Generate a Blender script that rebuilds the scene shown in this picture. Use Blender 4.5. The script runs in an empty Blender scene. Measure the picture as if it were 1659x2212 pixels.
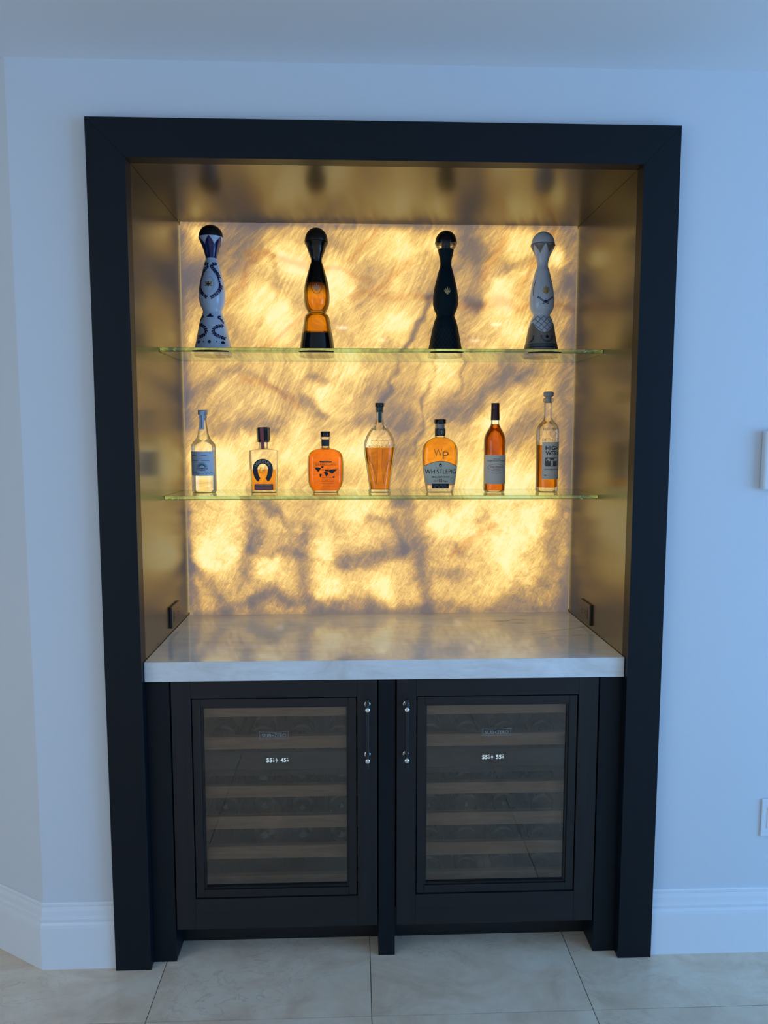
import bpy, bmesh, math, random
import numpy as np
from mathutils import Vector, Matrix

scene = bpy.context.scene
COL = scene.collection
random.seed(4)
PI = math.pi

# ------------------------------------------------------------------ camera
cam_data = bpy.data.cameras.new('camera')
cam = bpy.data.objects.new('camera', cam_data)
COL.objects.link(cam)
YAW, PITCH, ROLL = 0.0370, -0.0993, 0.0004
fwd = Vector((math.sin(YAW) * math.cos(PITCH), math.cos(YAW) * math.cos(PITCH), math.sin(PITCH)))
right = Vector((math.cos(YAW), -math.sin(YAW), 0))
up = right.cross(fwd)
r2 = right * math.cos(ROLL) + up * math.sin(ROLL)
u2 = up * math.cos(ROLL) - right * math.sin(ROLL)
cam.matrix_world = Matrix(((r2.x, u2.x, -fwd.x, -0.0440), (r2.y, u2.y, -fwd.y, -2.1142),
                           (r2.z, u2.z, -fwd.z, 1.5753), (0, 0, 0, 1)))
cam_data.sensor_fit = 'VERTICAL'
cam_data.sensor_height = 36.0
cam_data.lens = 1626.85 / 2212 * 36.0
cam_data.clip_start = 0.02
scene.camera = cam

# ------------------------------------------------------------------ world, lights, exposure
world = bpy.data.worlds.new('world')
scene.world = world
world.use_nodes = True
world.node_tree.nodes['Background'].inputs[0].default_value = (0.45, 0.65, 1.0, 1)
world.node_tree.nodes['Background'].inputs[1].default_value = 0.5


def area_light(name, loc, rot, sx, sy, power, color):
    ld = bpy.data.lights.new(name, 'AREA')
    ld.shape = 'RECTANGLE'
    ld.size, ld.size_y = sx, sy
    ld.energy = power
    ld.color = color
    o = bpy.data.objects.new(name, ld)
    o.location = loc
    o.rotation_euler = rot
    COL.objects.link(o)
    return o


# daylight entering by the tall window of the right wall, and an added fill light at the solid left wall
area_light('daylight_side_window', (4.57, -2.4, 1.25), (0, PI / 2, 0), 2.3, 3.6, 160, (0.15, 0.46, 1.0))
area_light('left_fill_light', (-4.30, -3.6, 1.30), (0, -PI / 2, 0), 2.3, 3.8, 52, (0.62, 0.86, 1.08))

cy = scene.cycles
cy.max_bounces = 8
cy.adaptive_threshold = 0.04
cy.diffuse_bounces = 3
cy.glossy_bounces = 4
cy.transmission_bounces = 9
cy.transparent_max_bounces = 16

vs = scene.view_settings
vs.view_transform = 'Standard'
vs.look = 'None'
vs.exposure = 0.0
vs.gamma = 1.0
vs.use_curve_mapping = False

# ------------------------------------------------------------------ helpers: materials


class NT:
    def __init__(self, name):
        self.m = bpy.data.materials.new(name)
        self.m.use_nodes = True
        self.t = self.m.node_tree
        self.t.nodes.clear()
        self.out = self.t.nodes.new('ShaderNodeOutputMaterial')

    def n(self, kind, **kw):
        nd = self.t.nodes.new('ShaderNode' + kind)
        for k, v in kw.items():
            if k == 'ins':
                for a, b in v.items():
                    self.put(nd.inputs[a], b)
            else:
                setattr(nd, k, v)
        return nd

    def put(self, sock, v):
        if isinstance(v, bpy.types.NodeSocket):
            self.t.links.new(v, sock)
        elif isinstance(v, bpy.types.Node):
            self.t.links.new(v.outputs[0], sock)
        else:
            if hasattr(sock.default_value, '__len__') and not hasattr(v, '__len__'):
                v = [v] * len(sock.default_value)
            if hasattr(v, '__len__') and len(v) == 3 and len(sock.default_value) == 4:
                v = (*v, 1)
            sock.default_value = v

    def math(self, op, a, b=None, clamp=False):
        nd = self.n('Math', operation=op, use_clamp=clamp)
        self.put(nd.inputs[0], a)
        if b is not None:
            self.put(nd.inputs[1], b)
        return nd.outputs[0]

    def mix(self, fac, a, b, blend='MIX'):
        nd = self.n('Mix', data_type='RGBA', blend_type=blend)
        self.put(nd.inputs[0], fac)
        self.put(nd.inputs[6], a)
        self.put(nd.inputs[7], b)
        return nd.outputs[2]

    def ramp(self, fac, stops, interp='LINEAR'):
        nd = self.n('ValToRGB')
        cr = nd.color_ramp
        cr.interpolation = interp
        while len(cr.elements) < len(stops):
            cr.elements.new(0.5)
        for e, (p, c) in zip(cr.elements, stops):
            e.position = p
            e.color = (*c, 1) if len(c) == 3 else c
        self.put(nd.inputs[0], fac)
        return nd.outputs[0]

    def coords(self, scale=(1, 1, 1), rot=(0, 0, 0), loc=(0, 0, 0), kind='Object'):
        tc = self.n('TexCoord')
        mp = self.n('Mapping', ins={'Vector': tc.outputs[kind], 'Scale': scale, 'Rotation': rot, 'Location': loc})
        return mp.outputs[0]

    def noise(self, vec, scale=5.0, detail=3.0, rough=0.55, dist=0.0):
        nd = self.n('TexNoise', ins={'Vector': vec, 'Scale': scale, 'Detail': detail, 'Roughness': rough, 'Distortion': dist})
        return nd.outputs[0]

    def principled(self, **ins):
        nd = self.n('BsdfPrincipled')
        for k, v in ins.items():
            self.put(nd.inputs[k.replace('_', ' ')], v)
        self.t.links.new(nd.outputs[0], self.out.inputs[0])
        return nd

    def bump(self, h, strength=0.2, dist=0.002):
        return self.n('Bump', ins={'Height': h, 'Strength': strength, 'Distance': dist}).outputs[0]


def plain(name, color, rough=0.5, metallic=0.0, spec=0.5, var=0.04, coat=0.0):
    """a single-colour finish with a faint procedural mottling"""
    t = NT(name)
    f = t.noise(t.coords(), 30, 2)
    c = t.mix(f, [x * (1 - var) for x in color], [min(1, x * (1 + var)) for x in color])
    t.principled(Base_Color=c, Roughness=rough, Metallic=metallic, Specular_IOR_Level=spec, Coat_Weight=coat)
    return t.m


def dark_wood(name, axis, base=(0.0025, 0.0065, 0.0105), tint=(0.0055, 0.0090, 0.0130), rough=0.42, spec=0.24, ior=1.5):
    t = NT(name)
    sc = {'x': (2.0, 60, 60), 'z': (60, 60, 2.0), 'y': (60, 2.0, 60)}[axis]
    v = t.coords(sc)
    g = t.noise(v, 1.0, 5, 0.65, 0.6)
    g2 = t.noise(t.coords([a * 3.1 for a in sc]), 1.0, 3, 0.6)
    f = t.math('ADD', t.math('MULTIPLY', g, 0.7), t.math('MULTIPLY', g2, 0.3))
    c = t.ramp(f, [(0.32, base), (0.7, tint)])
    r = t.math('ADD', t.math('MULTIPLY', g2, 0.12), rough - 0.06)
    t.principled(Base_Color=c, Roughness=r, Specular_IOR_Level=spec, IOR=ior, Normal=t.bump(g2, 0.12, 0.0006))
    return t.m


def maple(name):
    t = NT(name)
    oi = t.n('ObjectInfo')
    tc = t.n('TexCoord')
    off = t.n('VectorMath', operation='SCALE', ins={0: (3.1, 7.7, 5.3), 'Scale': oi.outputs['Random']})
    ad = t.n('VectorMath', operation='ADD', ins={0: tc.outputs['Object'], 1: off.outputs[0]})
    mp = t.n('Mapping', ins={'Vector': ad.outputs[0], 'Scale': (4, 40, 40)})
    g = t.noise(mp.outputs[0], 1.2, 5, 0.6, 1.4)
    c = t.ramp(g, [(0.3, (0.40, 0.255, 0.16)), (0.55, (0.56, 0.37, 0.235)), (0.75, (0.64, 0.44, 0.29))])
    t.principled(Base_Color=c, Roughness=0.45)
    return t.m


def wall_paint(name, color):
    t = NT(name)
    n = t.noise(t.coords(), 220, 2)
    big = t.noise(t.coords(), 1.3, 2)
    c = t.mix(big, [x * 0.97 for x in color], color)
    t.principled(Base_Color=c, Roughness=0.6, Specular_IOR_Level=0.3, Normal=t.bump(n, 0.06, 0.0008))
    return t.m


def travertine(name):
    t = NT(name)
    oi = t.n('ObjectInfo')
    tc = t.n('TexCoord')
    off = t.n('VectorMath', operation='SCALE', ins={0: (13.1, 17.7, 5.3), 'Scale': oi.outputs['Random']})
    ad = t.n('VectorMath', operation='ADD', ins={0: tc.outputs['Object'], 1: off.outputs[0]})
    v = ad.outputs[0]
    mp = t.n('Mapping', ins={'Vector': v, 'Scale': (3.0, 5.0, 3.0), 'Rotation': (0, 0, 0.25)})
    cloud = t.noise(mp.outputs[0], 1.3, 6, 0.62, 1.2)
    fine = t.noise(v, 26, 5, 0.65)
    c = t.ramp(cloud, [(0.28, (0.68, 0.51, 0.355)), (0.47, (0.85, 0.67, 0.49)), (0.58, (0.90, 0.745, 0.565)), (0.78, (0.94, 0.82, 0.65))])
    c = t.mix(t.math('MULTIPLY', fine, 0.4), c, (0.50, 0.40, 0.28))
    # thin wandering veins and a few pits
    w = t.noise(mp.outputs[0], 2.2, 3, 0.5, 2.2)
    ridge = t.math('ABSOLUTE', t.math('SUBTRACT', w, 0.5))
    vein = t.math('SUBTRACT', 1.0, t.math('MULTIPLY', ridge, 45.0), True)
    patch = t.ramp(t.noise(v, 3.0, 2), [(0.5, (0, 0, 0)), (0.66, (1, 1, 1))])
    c = t.mix(t.math('MULTIPLY', t.math('MULTIPLY', vein, patch), 0.28), c, (0.30, 0.25, 0.19))
    pit = t.ramp(t.noise(v, 60, 2), [(0.74, (0, 0, 0)), (0.78, (1, 1, 1))])
    c = t.mix(t.math('MULTIPLY', pit, 0.6), c, (0.72, 0.70, 0.66))
    t.principled(Base_Color=c, Roughness=t.math('ADD', t.math('MULTIPLY', fine, 0.10), 0.10), Specular_IOR_Level=0.5)
    return t.m


def quartzite_top(name):
    t = NT(name)
    v = t.coords((1, 1, 1))
    w = t.noise(t.coords((2.0, 5.0, 5.0)), 1.6, 5, 0.6, 1.2)
    c = t.ramp(w, [(0.3, (0.66, 0.63, 0.58)), (0.5, (0.80, 0.79, 0.76)), (0.72, (0.90, 0.90, 0.88))])
    fib = t.noise(t.coords((4, 26, 26), (0, 0, 0.25)), 2.2, 5, 0.65, 1.0)
    c = t.mix(t.math('MULTIPLY', t.ramp(fib, [(0.5, (0, 0, 0)), (0.7, (1, 1, 1))]), 0.35), c, (0.58, 0.545, 0.47))
    r = t.math('ABSOLUTE', t.math('SUBTRACT', t.noise(t.coords((1.3, 4.5, 3.0), (0, 0, -0.12)), 1.5, 4, 0.55, 0.8), 0.5))
    vein = t.math('SUBTRACT', 1.0, t.math('MULTIPLY', r, 60.0), True)
    patch = t.ramp(t.noise(t.coords(loc=(3.3, 1.2, 0)), 2.6, 2), [(0.44, (0, 0, 0)), (0.62, (1, 1, 1))])
    xx = t.n('SeparateXYZ', ins={0: v})
    zone = t.ramp(t.math('ADD', xx.outputs[0], 0.5), [(0.0, (0.10, 0.10, 0.10)), (0.82, (0.16, 0.16, 0.16)), (0.93, (1, 1, 1))])
    c = t.mix(t.math('MULTIPLY', t.math('MULTIPLY', t.math('MULTIPLY', vein, patch), zone), 0.8), c, (0.20, 0.145, 0.115))
    t.principled(Base_Color=c, Roughness=0.04, Specular_IOR_Level=0.5, IOR=1.75)
    return t.m


def backlit_stone(name):
    """polished quartzite lit from behind: the glow follows the stone's own density (attribute) and fibres (nodes)"""
    t = NT(name)
    dens = t.n('Attribute', attribute_name='stone_density').outputs['Fac']
    rust = t.n('Attribute', attribute_name='stone_rust').outputs['Fac']
    tc = t.n('TexCoord')
    warp = t.n('TexNoise', ins={'Vector': tc.outputs['Object'], 'Scale': 5.5, 'Detail': 3.0})
    wv = t.n('VectorMath', operation='SUBTRACT', ins={0: warp.outputs['Color'], 1: (0.5, 0.5, 0.5)})
    wv = t.n('VectorMath', operation='SCALE', ins={0: wv.outputs[0], 'Scale': 0.030})
    vec = t.n('VectorMath', operation='ADD', ins={0: tc.outputs['Object'], 1: wv.outputs[0]}).outputs[0]

    def fibre(angle, long_, across, detail, seed):
        mp = t.n('Mapping', vector_type='TEXTURE')
        t.put(mp.inputs['Vector'], vec)
        mp.inputs['Rotation'].default_value = (0, angle, 0)
        mp.inputs['Location'].default_value = (seed, 0, seed * 0.7)
        sc = t.n('Mapping', ins={'Vector': mp.outputs[0], 'Scale': (across, 1, long_)})
        return t.noise(sc.outputs[0], 1.0, detail, 0.62, 0.35)

    f1 = fibre(math.radians(24), 4.5, 84.0, 6, 0.3)
    f2 = fibre(math.radians(44), 5.0, 72.0, 6, 1.7)
    f3 = fibre(math.radians(58), 5.0, 95.0, 4, 2.9)
    sel = t.ramp(t.noise(tc.outputs['Object'], 3.2, 2), [(0.42, (0, 0, 0)), (0.58, (1, 1, 1))])
    fa = t.mix(sel, f1, f2)
    fib = t.math('ADD', t.math('MULTIPLY', fa, 0.7), t.math('MULTIPLY', f3, 0.3))
    fib = t.math('SUBTRACT', fib, 0.5)
    # lower in the slab the fibres give way to a crackled, cloudy texture
    pos = t.n('SeparateXYZ', ins={0: tc.outputs['Object']})
    low = t.ramp(t.math('ADD', pos.outputs[2], t.math('MULTIPLY', t.math('SUBTRACT', t.noise(tc.outputs['Object'], 4.0, 2), 0.5), 0.5)),
                 [(0.30, (1, 1, 1)), (0.62, (0, 0, 0))])
    crack = t.math('SUBTRACT', t.noise(vec, 30.0, 6, 0.68, 1.6), 0.5)
    tex = t.mix(t.math('MULTIPLY', low, 0.72), fib, crack)
    cloud = t.math('SUBTRACT', t.noise(vec, 7.5, 4, 0.6, 0.8), 0.5)
    # fine dark hairlines along the fibres and wandering ones across
    line = t.math('SUBTRACT', 1.0, t.math('MULTIPLY', t.math('ABSOLUTE', t.math('SUBTRACT', f2, 0.5)), 34.0), True)
    line2 = t.math('SUBTRACT', 1.0, t.math('MULTIPLY', t.math('ABSOLUTE', t.math('SUBTRACT', f1, 0.47)), 34.0), True)
    wand = t.noise(vec, 11.0, 4, 0.55, 1.2)
    line3 = t.math('SUBTRACT', 1.0, t.math('MULTIPLY', t.math('ABSOLUTE', t.math('SUBTRACT', wand, 0.5)), 60.0), True)
    lines = t.math('MAXIMUM', t.math('MAXIMUM', line, line2), t.math('MULTIPLY', line3, 0.8))
    d = t.math('ADD', dens, t.math('MULTIPLY', tex, -0.80))
    d = t.math('ADD', d, t.math('MULTIPLY', cloud, -0.50))
    d = t.math('ADD', d, t.math('MULTIPLY', lines, 0.14))
    d = t.math('ADD', d, 0.0, True)
    glow = t.ramp(d, [(0.0, (1.0, 0.82, 0.40)), (0.16, (1.0, 0.70, 0.205)), (0.36, (0.69, 0.41, 0.110)),
                      (0.55, (0.40, 0.235, 0.085)), (0.75, (0.215, 0.145, 0.090)), (1.0, (0.130, 0.098, 0.088))])
    glow = t.mix(t.math('MULTIPLY', rust, 0.55), glow, t.mix(1.0, glow, (0.80, 0.52, 0.30), 'MULTIPLY'))
    base = t.ramp(d, [(0.0, (0.16, 0.14, 0.11)), (1.0, (0.20, 0.19, 0.20))])
    t.principled(Base_Color=base, Roughness=0.04, Specular_IOR_Level=0.5, Emission_Color=glow, Emission_Strength=1.12)
    return t.m


def clear_glass(name, tint=(1, 1, 1), edge=(0.30, 0.26, 0.17), power=3.0, gloss=1.0):
    """thin-walled bottle glass: see-through face on, thicker and darker where the wall turns away, fresnel reflection"""
    t = NT(name)
    lw = t.n('LayerWeight', ins={'Blend': 0.5})
    f = t.math('POWER', lw.outputs['Facing'], power)
    tr = t.n('BsdfTransparent', ins={'Color': t.mix(f, tint, edge)})
    gl = t.n('BsdfGlossy', ins={'Color': (gloss, gloss, gloss), 'Roughness': 0.02})
    fr = t.n('Fresnel', ins={'IOR': 1.45})
    mx = t.n('MixShader', ins={0: t.math('MULTIPLY', fr.outputs[0], 0.8), 1: tr.outputs[0], 2: gl.outputs[0]})
    t.t.links.new(mx.outputs[0], t.out.inputs[0])
    return t.m


def liquid(name, color, ior=1.2):
    t = NT(name)
    g = t.n('BsdfGlass', ins={'Color': color, 'Roughness': 0.0, 'IOR': ior})
    t.t.links.new(g.outputs[0], t.out.inputs[0])
    return t.m


def shelf_glass(name, color=(0.90, 0.975, 0.945)):
    t = NT(name)
    g = t.n('BsdfGlass', ins={'Color': color, 'Roughness': 0.0, 'IOR': 1.5})
    t.t.links.new(g.outputs[0], t.out.inputs[0])
    return t.m


def door_glass(name):
    t = NT(name)
    tr = t.n('BsdfTransparent', ins={'Color': (0.88, 0.87, 0.84)})
    gl = t.n('BsdfGlossy', ins={'Color': (0.9, 0.9, 0.9), 'Roughness': 0.015})
    fr = t.n('Fresnel', ins={'IOR': 1.5})
    mx = t.n('MixShader', ins={0: t.math('MULTIPLY', fr.outputs[0], 1.6, True), 1: tr.outputs[0], 2: gl.outputs[0]})
    t.t.links.new(mx.outputs[0], t.out.inputs[0])
    return t.m


def emitter(name, color, strength):
    t = NT(name)
    e = t.n('Emission', ins={'Color': color, 'Strength': strength})
    t.t.links.new(e.outputs[0], t.out.inputs[0])
    return t.m


def z_blend(name, stops, rough=0.2):
    """glazed finish whose colour changes with height on the bottle"""
    t = NT(name)
    tc = t.n('TexCoord')
    sx = t.n('SeparateXYZ', ins={0: tc.outputs['Object']})
    c = t.ramp(t.math('MULTIPLY', sx.outputs[2], 2.0), stops)
    t.principled(Base_Color=c, Roughness=rough)
    return t.m


M = {}
M['wall'] = wall_paint('wall_paint', (0.74, 0.76, 0.78))
M['ceiling'] = wall_paint('ceiling_paint', (0.86, 0.86, 0.86))
M['base'] = plain('baseboard_enamel', (0.84, 0.85, 0.86), 0.3, var=0.01)
M['tile'] = travertine('travertine')
M['grout'] = plain('grout', (0.20, 0.175, 0.145), 0.8)
M['wood_z'] = dark_wood('espresso_wood_upright', 'z')
M['wood_x'] = dark_wood('espresso_wood_level', 'x')
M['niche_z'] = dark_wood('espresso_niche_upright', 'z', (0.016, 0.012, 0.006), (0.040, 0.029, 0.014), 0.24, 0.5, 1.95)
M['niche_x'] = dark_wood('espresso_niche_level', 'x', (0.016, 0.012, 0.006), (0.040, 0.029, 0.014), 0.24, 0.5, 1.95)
M['door_z'] = dark_wood('espresso_door_upright', 'z', (0.0075, 0.0085, 0.0105), (0.0200, 0.0180, 0.0180), 0.45, 0.35)
M['door_x'] = dark_wood('espresso_door_level', 'x', (0.0075, 0.0085, 0.0105), (0.0200, 0.0180, 0.0180), 0.45, 0.35)
M['black'] = plain('black_lacquer', (0.006, 0.007, 0.009), 0.35)
M['black_gloss'] = plain('black_gloss', (0.006, 0.006, 0.008), 0.12)
M['liner'] = plain('cooler_liner', (0.030, 0.032, 0.032), 0.5)
M['control'] = plain('control_band_plastic', (0.055, 0.058, 0.060), 0.4)
M['maple'] = maple('maple_rack')
M['chrome'] = plain('polished_nickel', (0.82, 0.80, 0.77), 0.10, 1.0, var=0.01)
M['bronze'] = plain('bronze_plate', (0.050, 0.038, 0.024), 0.32, 0.3, 0.8)
M['slot'] = plain('slot_dark', (0.004, 0.004, 0.004), 0.6)
M['white_plastic'] = plain('white_plastic', (0.80, 0.82, 0.84), 0.3, var=0.01)
M['screen'] = plain('dark_screen', (0.012, 0.05, 0.16), 0.1)
M['counter'] = quartzite_top('polished_quartzite')
M['stone'] = backlit_stone('backlit_quartzite')
M['led'] = emitter('led_sheet', (1.0, 0.80, 0.42), 1.1)
M['shelf'] = shelf_glass('shelf_glass')
M['shelf_edge'] = shelf_glass('shelf_glass_edge', (0.79, 0.92, 0.86))
M['pane'] = door_glass('tinted_door_glass')
M['display'] = emitter('display_digits', (0.62, 0.84, 1.0), 1.3)
M['badge'] = plain('badge_grey', (0.30, 0.30, 0.30), 0.4, 0.4)
M['bulb'] = emitter('downlight_lens', (1.0, 0.86, 0.72), 26)
M['glass'] = clear_glass('bottle_glass')
M['wine_glass'] = plain('wine_bottle_glass', (0.006, 0.011, 0.008), 0.08, 0, 0.8)

# ------------------------------------------------------------------ helpers: objects


FINE = {'lettering', 'painted_motif', 'painted_wreath', 'lattice', 'digits', 'badge', 'wing_relief', 'emblem', 'wire_tray', 'embossing', 'picture', 'agave_mark'}   # print and hairline work too small to pick apart


def world_loc(o):
    p = Vector((0, 0, 0))
    while o is not None:
        p += o.location
        o = o.parent
    return p


def tag(o, label=None, cat=None, group=None, kind=None):
    if label:
        o['label'] = label
    if cat:
        o['category'] = cat
    if group:
        o['group'] = group
    if kind:
        o['kind'] = kind
    return o


def thing(name, loc, label, cat, group=None):
    o = bpy.data.objects.new(name, None)
    o.empty_display_size = 0.05
    o.location = loc
    COL.objects.link(o)
    return tag(o, label, cat, group)


def link(name, me, mat, parent=None, smooth=False):
    """me is in world coordinates (or in the thing's own coordinates when link_local is used)"""
    if isinstance(me, bmesh.types.BMesh):
        bm = me
        me = bpy.data.meshes.new(name)
        bm.to_mesh(me)
        bm.free()
    o = bpy.data.objects.new(name, me)
    if mat is not None:
        me.materials.append(mat)
    if smooth:
        me.polygons.foreach_set('use_smooth', [True] * len(me.polygons))
    COL.objects.link(o)
    if name in FINE:
        o['kind'] = 'stuff'
    if parent is not None:
        o.parent = parent
        me.transform(Matrix.Translation(-world_loc(parent)))
    else:
        vs_ = [v.co for v in me.vertices]
        lo = [min(v[i] for v in vs_) for i in range(3)]
        hi = [max(v[i] for v in vs_) for i in range(3)]
        c = Vector(((lo[0] + hi[0]) / 2, (lo[1] + hi[1]) / 2, lo[2]))
        me.transform(Matrix.Translation(-c))
        o.location = c
    return o


def local(name, me, mat, parent, smooth=False):
    """me is already in the parent's coordinates"""
    if isinstance(me, bmesh.types.BMesh):
        bm = me
        me = bpy.data.meshes.new(name)
        bm.to_mesh(me)
        bm.free()
    o = bpy.data.objects.new(name, me)
    if mat is not None:
        me.materials.append(mat)
    if smooth:
        me.polygons.foreach_set('use_smooth', [True] * len(me.polygons))
    COL.objects.link(o)
    o.parent = parent
    if name in FINE:
        o['kind'] = 'stuff'
    return o


def add_box(bm, x0, x1, y0, y1, z0, z1):
    vs_ = [bm.verts.new(p) for p in ((x0, y0, z0), (x1, y0, z0), (x1, y1, z0), (x0, y1, z0),
                                     (x0, y0, z1), (x1, y0, z1), (x1, y1, z1), (x0, y1, z1))]
    for f in ((3, 2, 1, 0), (4, 5, 6, 7), (0, 1, 5, 4), (1, 2, 6, 5), (2, 3, 7, 6), (3, 0, 4, 7)):
        bm.faces.new([vs_[i] for i in f])
    return vs_


def bevel(bm, w, seg=2):
    if w > 0:
        bmesh.ops.bevel(bm, geom=list(bm.edges), offset=w, segments=seg, affect='EDGES', profile=0.5)
    return bm


def box_bm(x0, x1, y0, y1, z0, z1, bev=0.0, seg=2):
    bm = bmesh.new()
    add_box(bm, x0, x1, y0, y1, z0, z1)
    return bevel(bm, bev, seg)


def box(name, x0, x1, y0, y1, z0, z1, mat, parent=None, bev=0.0, seg=2):
    return link(name, box_bm(x0, x1, y0, y1, z0, z1, bev, seg), mat, parent)


def prism_bm(pts, axis, a, b):
    """pts: polygon in the two other axes; extruded from a to b along axis"""
    bm = bmesh.new()
    put = {'y': lambda p, t: (p[0], t, p[1]), 'x': lambda p, t: (t, p[0], p[1]), 'z': lambda p, t: (p[0], p[1], t)}[axis]
    v0 = [bm.verts.new(put(p, a)) for p in pts]
    v1 = [bm.verts.new(put(p, b)) for p in pts]
    n = len(pts)
    bm.faces.new(v0)
    bm.faces.new(v1[::-1])
    for i in range(n):
        bm.faces.new((v0[i], v1[i], v1[(i + 1) % n], v0[(i + 1) % n]))
    bmesh.ops.recalc_face_normals(bm, faces=list(bm.faces))
    return bm


def cyl_bm(p0, p1, r0, r1=None, seg=24, bm=None):
    bm = bm or bmesh.new()
    r1 = r0 if r1 is None else r1
    p0, p1 = Vector(p0), Vector(p1)
    d = (p1 - p0).normalized()
    a = d.orthogonal().normalized()
    b = d.cross(a)
    ring = []
    for p, r in ((p0, r0), (p1, r1)):
        ring.append([bm.verts.new(p + a * (r * math.cos(2 * PI * i / seg)) + b * (r * math.sin(2 * PI * i / seg))) for i in range(seg)])
    for i in range(seg):
        bm.faces.new((ring[0][i], ring[0][(i + 1) % seg], ring[1][(i + 1) % seg], ring[1][i]))
    bm.faces.new(ring[0][::-1])
    bm.faces.new(ring[1])
    return bm


def lathe_bm(prof, center, axis='y', seg=28, caps=True):
    """prof: (distance along axis, radius); spun about an axis through center"""
    bm = bmesh.new()
    rings = []
    for t, r in prof:
        ring = []
        for i in range(seg):
            a = 2 * PI * i / seg
            u, v = max(r, 1e-5) * math.cos(a), max(r, 1e-5) * math.sin(a)
            p = {'y': (u, t, v), 'z': (u, v, t), 'x': (t, u, v)}[axis]
            ring.append(bm.verts.new(Vector(center) + Vector(p)))
        rings.append(ring)
    for a, b in zip(rings, rings[1:]):
        for i in range(seg):
            bm.faces.new((a[i], a[(i + 1) % seg], b[(i + 1) % seg], b[i]))
    if caps:
        bm.faces.new(rings[0])
        bm.faces.new(rings[-1])
    bmesh.ops.recalc_face_normals(bm, faces=list(bm.faces))
    return bm


def shade_auto(o, angle=35):
    me = o.data
    me.polygons.foreach_set('use_smooth', [True] * len(me.polygons))
    bm = bmesh.new()
    bm.from_mesh(me)
    lim = math.radians(angle)
    for e in bm.edges:
        if len(e.link_faces) == 2 and e.calc_face_angle(0) > lim:
            e.smooth = False
    bm.to_mesh(me)
    bm.free()
    return o


def text_polys(s, bold=0.0):
    """outline of a string as (vertices, triangles) in the plane, unit height"""
    cu = bpy.data.curves.new('lettering', 'FONT')
    cu.body = s
    cu.size = 1.0
    cu.offset = bold
    cu.resolution_u = 3
    o = bpy.data.objects.new('lettering', cu)
    me = bpy.data.meshes.new_from_object(o)
    vs_ = [(v.co.x, v.co.y) for v in me.vertices]
    fs = [tuple(p.vertices) for p in me.polygons]
    bpy.data.meshes.remove(me)
    bpy.data.objects.remove(o)
    bpy.data.curves.remove(cu)
    return vs_, fs


def fit_text(s, x0, x1, z0, z1, bold=0.0):
    vs_, fs = text_polys(s, bold)
    xs = [v[0] for v in vs_]
    ys = [v[1] for v in vs_]
    w, h = max(xs) - min(xs), max(ys) - min(ys)
    q = [(x0 + (x - min(xs)) / w * (x1 - x0), z0 + (y - min(ys)) / h * (z1 - z0)) for x, y in vs_]
    return q, fs


class Art:
    """flat artwork: polygons in (x, z), later laid on a surface"""

    def __init__(self):
        self.v, self.f = [], []

    def raw(self, vs_, fs):
        k = len(self.v)
        self.v += list(vs_)
        self.f += [tuple(i + k for i in f) for f in fs]
        return self

    def poly(self, pts):
        return self.raw(pts, [tuple(range(len(pts)))])

    def text(self, s, x0, x1, z0, z1, bold=0.0):
        return self.raw(*fit_text(s, x0, x1, z0, z1, bold))

    def rect(self, x0, x1, z0, z1):
        return self.poly([(x0, z0), (x1, z0), (x1, z1), (x0, z1)])

    def line(self, pts, w):
        for (xa, za), (xb, zb) in zip(pts, pts[1:]):
            dx, dz = xb - xa, zb - za
            l = math.hypot(dx, dz) or 1
            nx, nz = -dz / l * w / 2, dx / l * w / 2
            self.poly([(xa - nx, za - nz), (xb - nx, zb - nz), (xb + nx, zb + nz), (xa + nx, za + nz)])
        return self

    def leaf(self, x, z, ang, length, width):
        ca, sa = math.cos(ang), math.sin(ang)
        pts = []
        for t, w in ((0, 0), (0.25, 0.7), (0.6, 1.0), (0.85, 0.7), (1, 0.12), (0.85, -0.7), (0.6, -1.0), (0.25, -0.7)):
            u, v = t * length, w * width / 2
            pts.append((x + u * ca - v * sa, z + u * sa + v * ca))
        return self.poly(pts[::-1])

    def ellipse(self, x, z, rx, rz, seg=16):
        return self.poly([(x + rx * math.cos(2 * PI * i / seg), z + rz * math.sin(2 * PI * i / seg)) for i in range(seg)])

    def ring(self, x, z, rx, rz, w, seg=28, a0=0.0, a1=2 * PI):
        n = seg
        for i in range(n):
            a, b = a0 + (a1 - a0) * i / n, a0 + (a1 - a0) * (i + 1) / n
            q = []
            for ang, k in ((a, 0), (b, 0), (b, 1), (a, 1)):
                q.append((x + (rx - w * (1 - k)) * math.cos(ang), z + (rz - w * (1 - k)) * math.sin(ang)))
            self.poly(q)
        return self

    def mesh(self, fn, name):
        me = bpy.data.meshes.new(name)
        me.from_pydata([fn(x, z) for x, z in self.v], [], self.f)
        me.update()
        return me


def flat_art(name, art, y, mat, parent, depth=0.0):
    """artwork on an upright plane facing the room"""
    return link(name, art.mesh(lambda x, z: (x, y, z), name), mat, parent)

# ------------------------------------------------------------------ measures (metres)
XO_L, XO_R, XI_L, XI_R = -0.7605, 0.8465, -0.6567, 0.7452
Z_OUT, Z_IN = 2.4197, 2.3174
Z_TOP, Z_CB = 0.93, 0.8715
Y_WALL, Y_BACK = 0.03, 0.606
Z_CEIL = 2.578
ROOM_R, ROOM_B, ROOM_L = 4.6, -7.0, -4.4
CORNER = (-0.975, Y_WALL)
ANG = math.radians(31)
FAR = (ROOM_L, Y_WALL + (CORNER[0] - ROOM_L) * math.tan(ANG))

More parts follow.
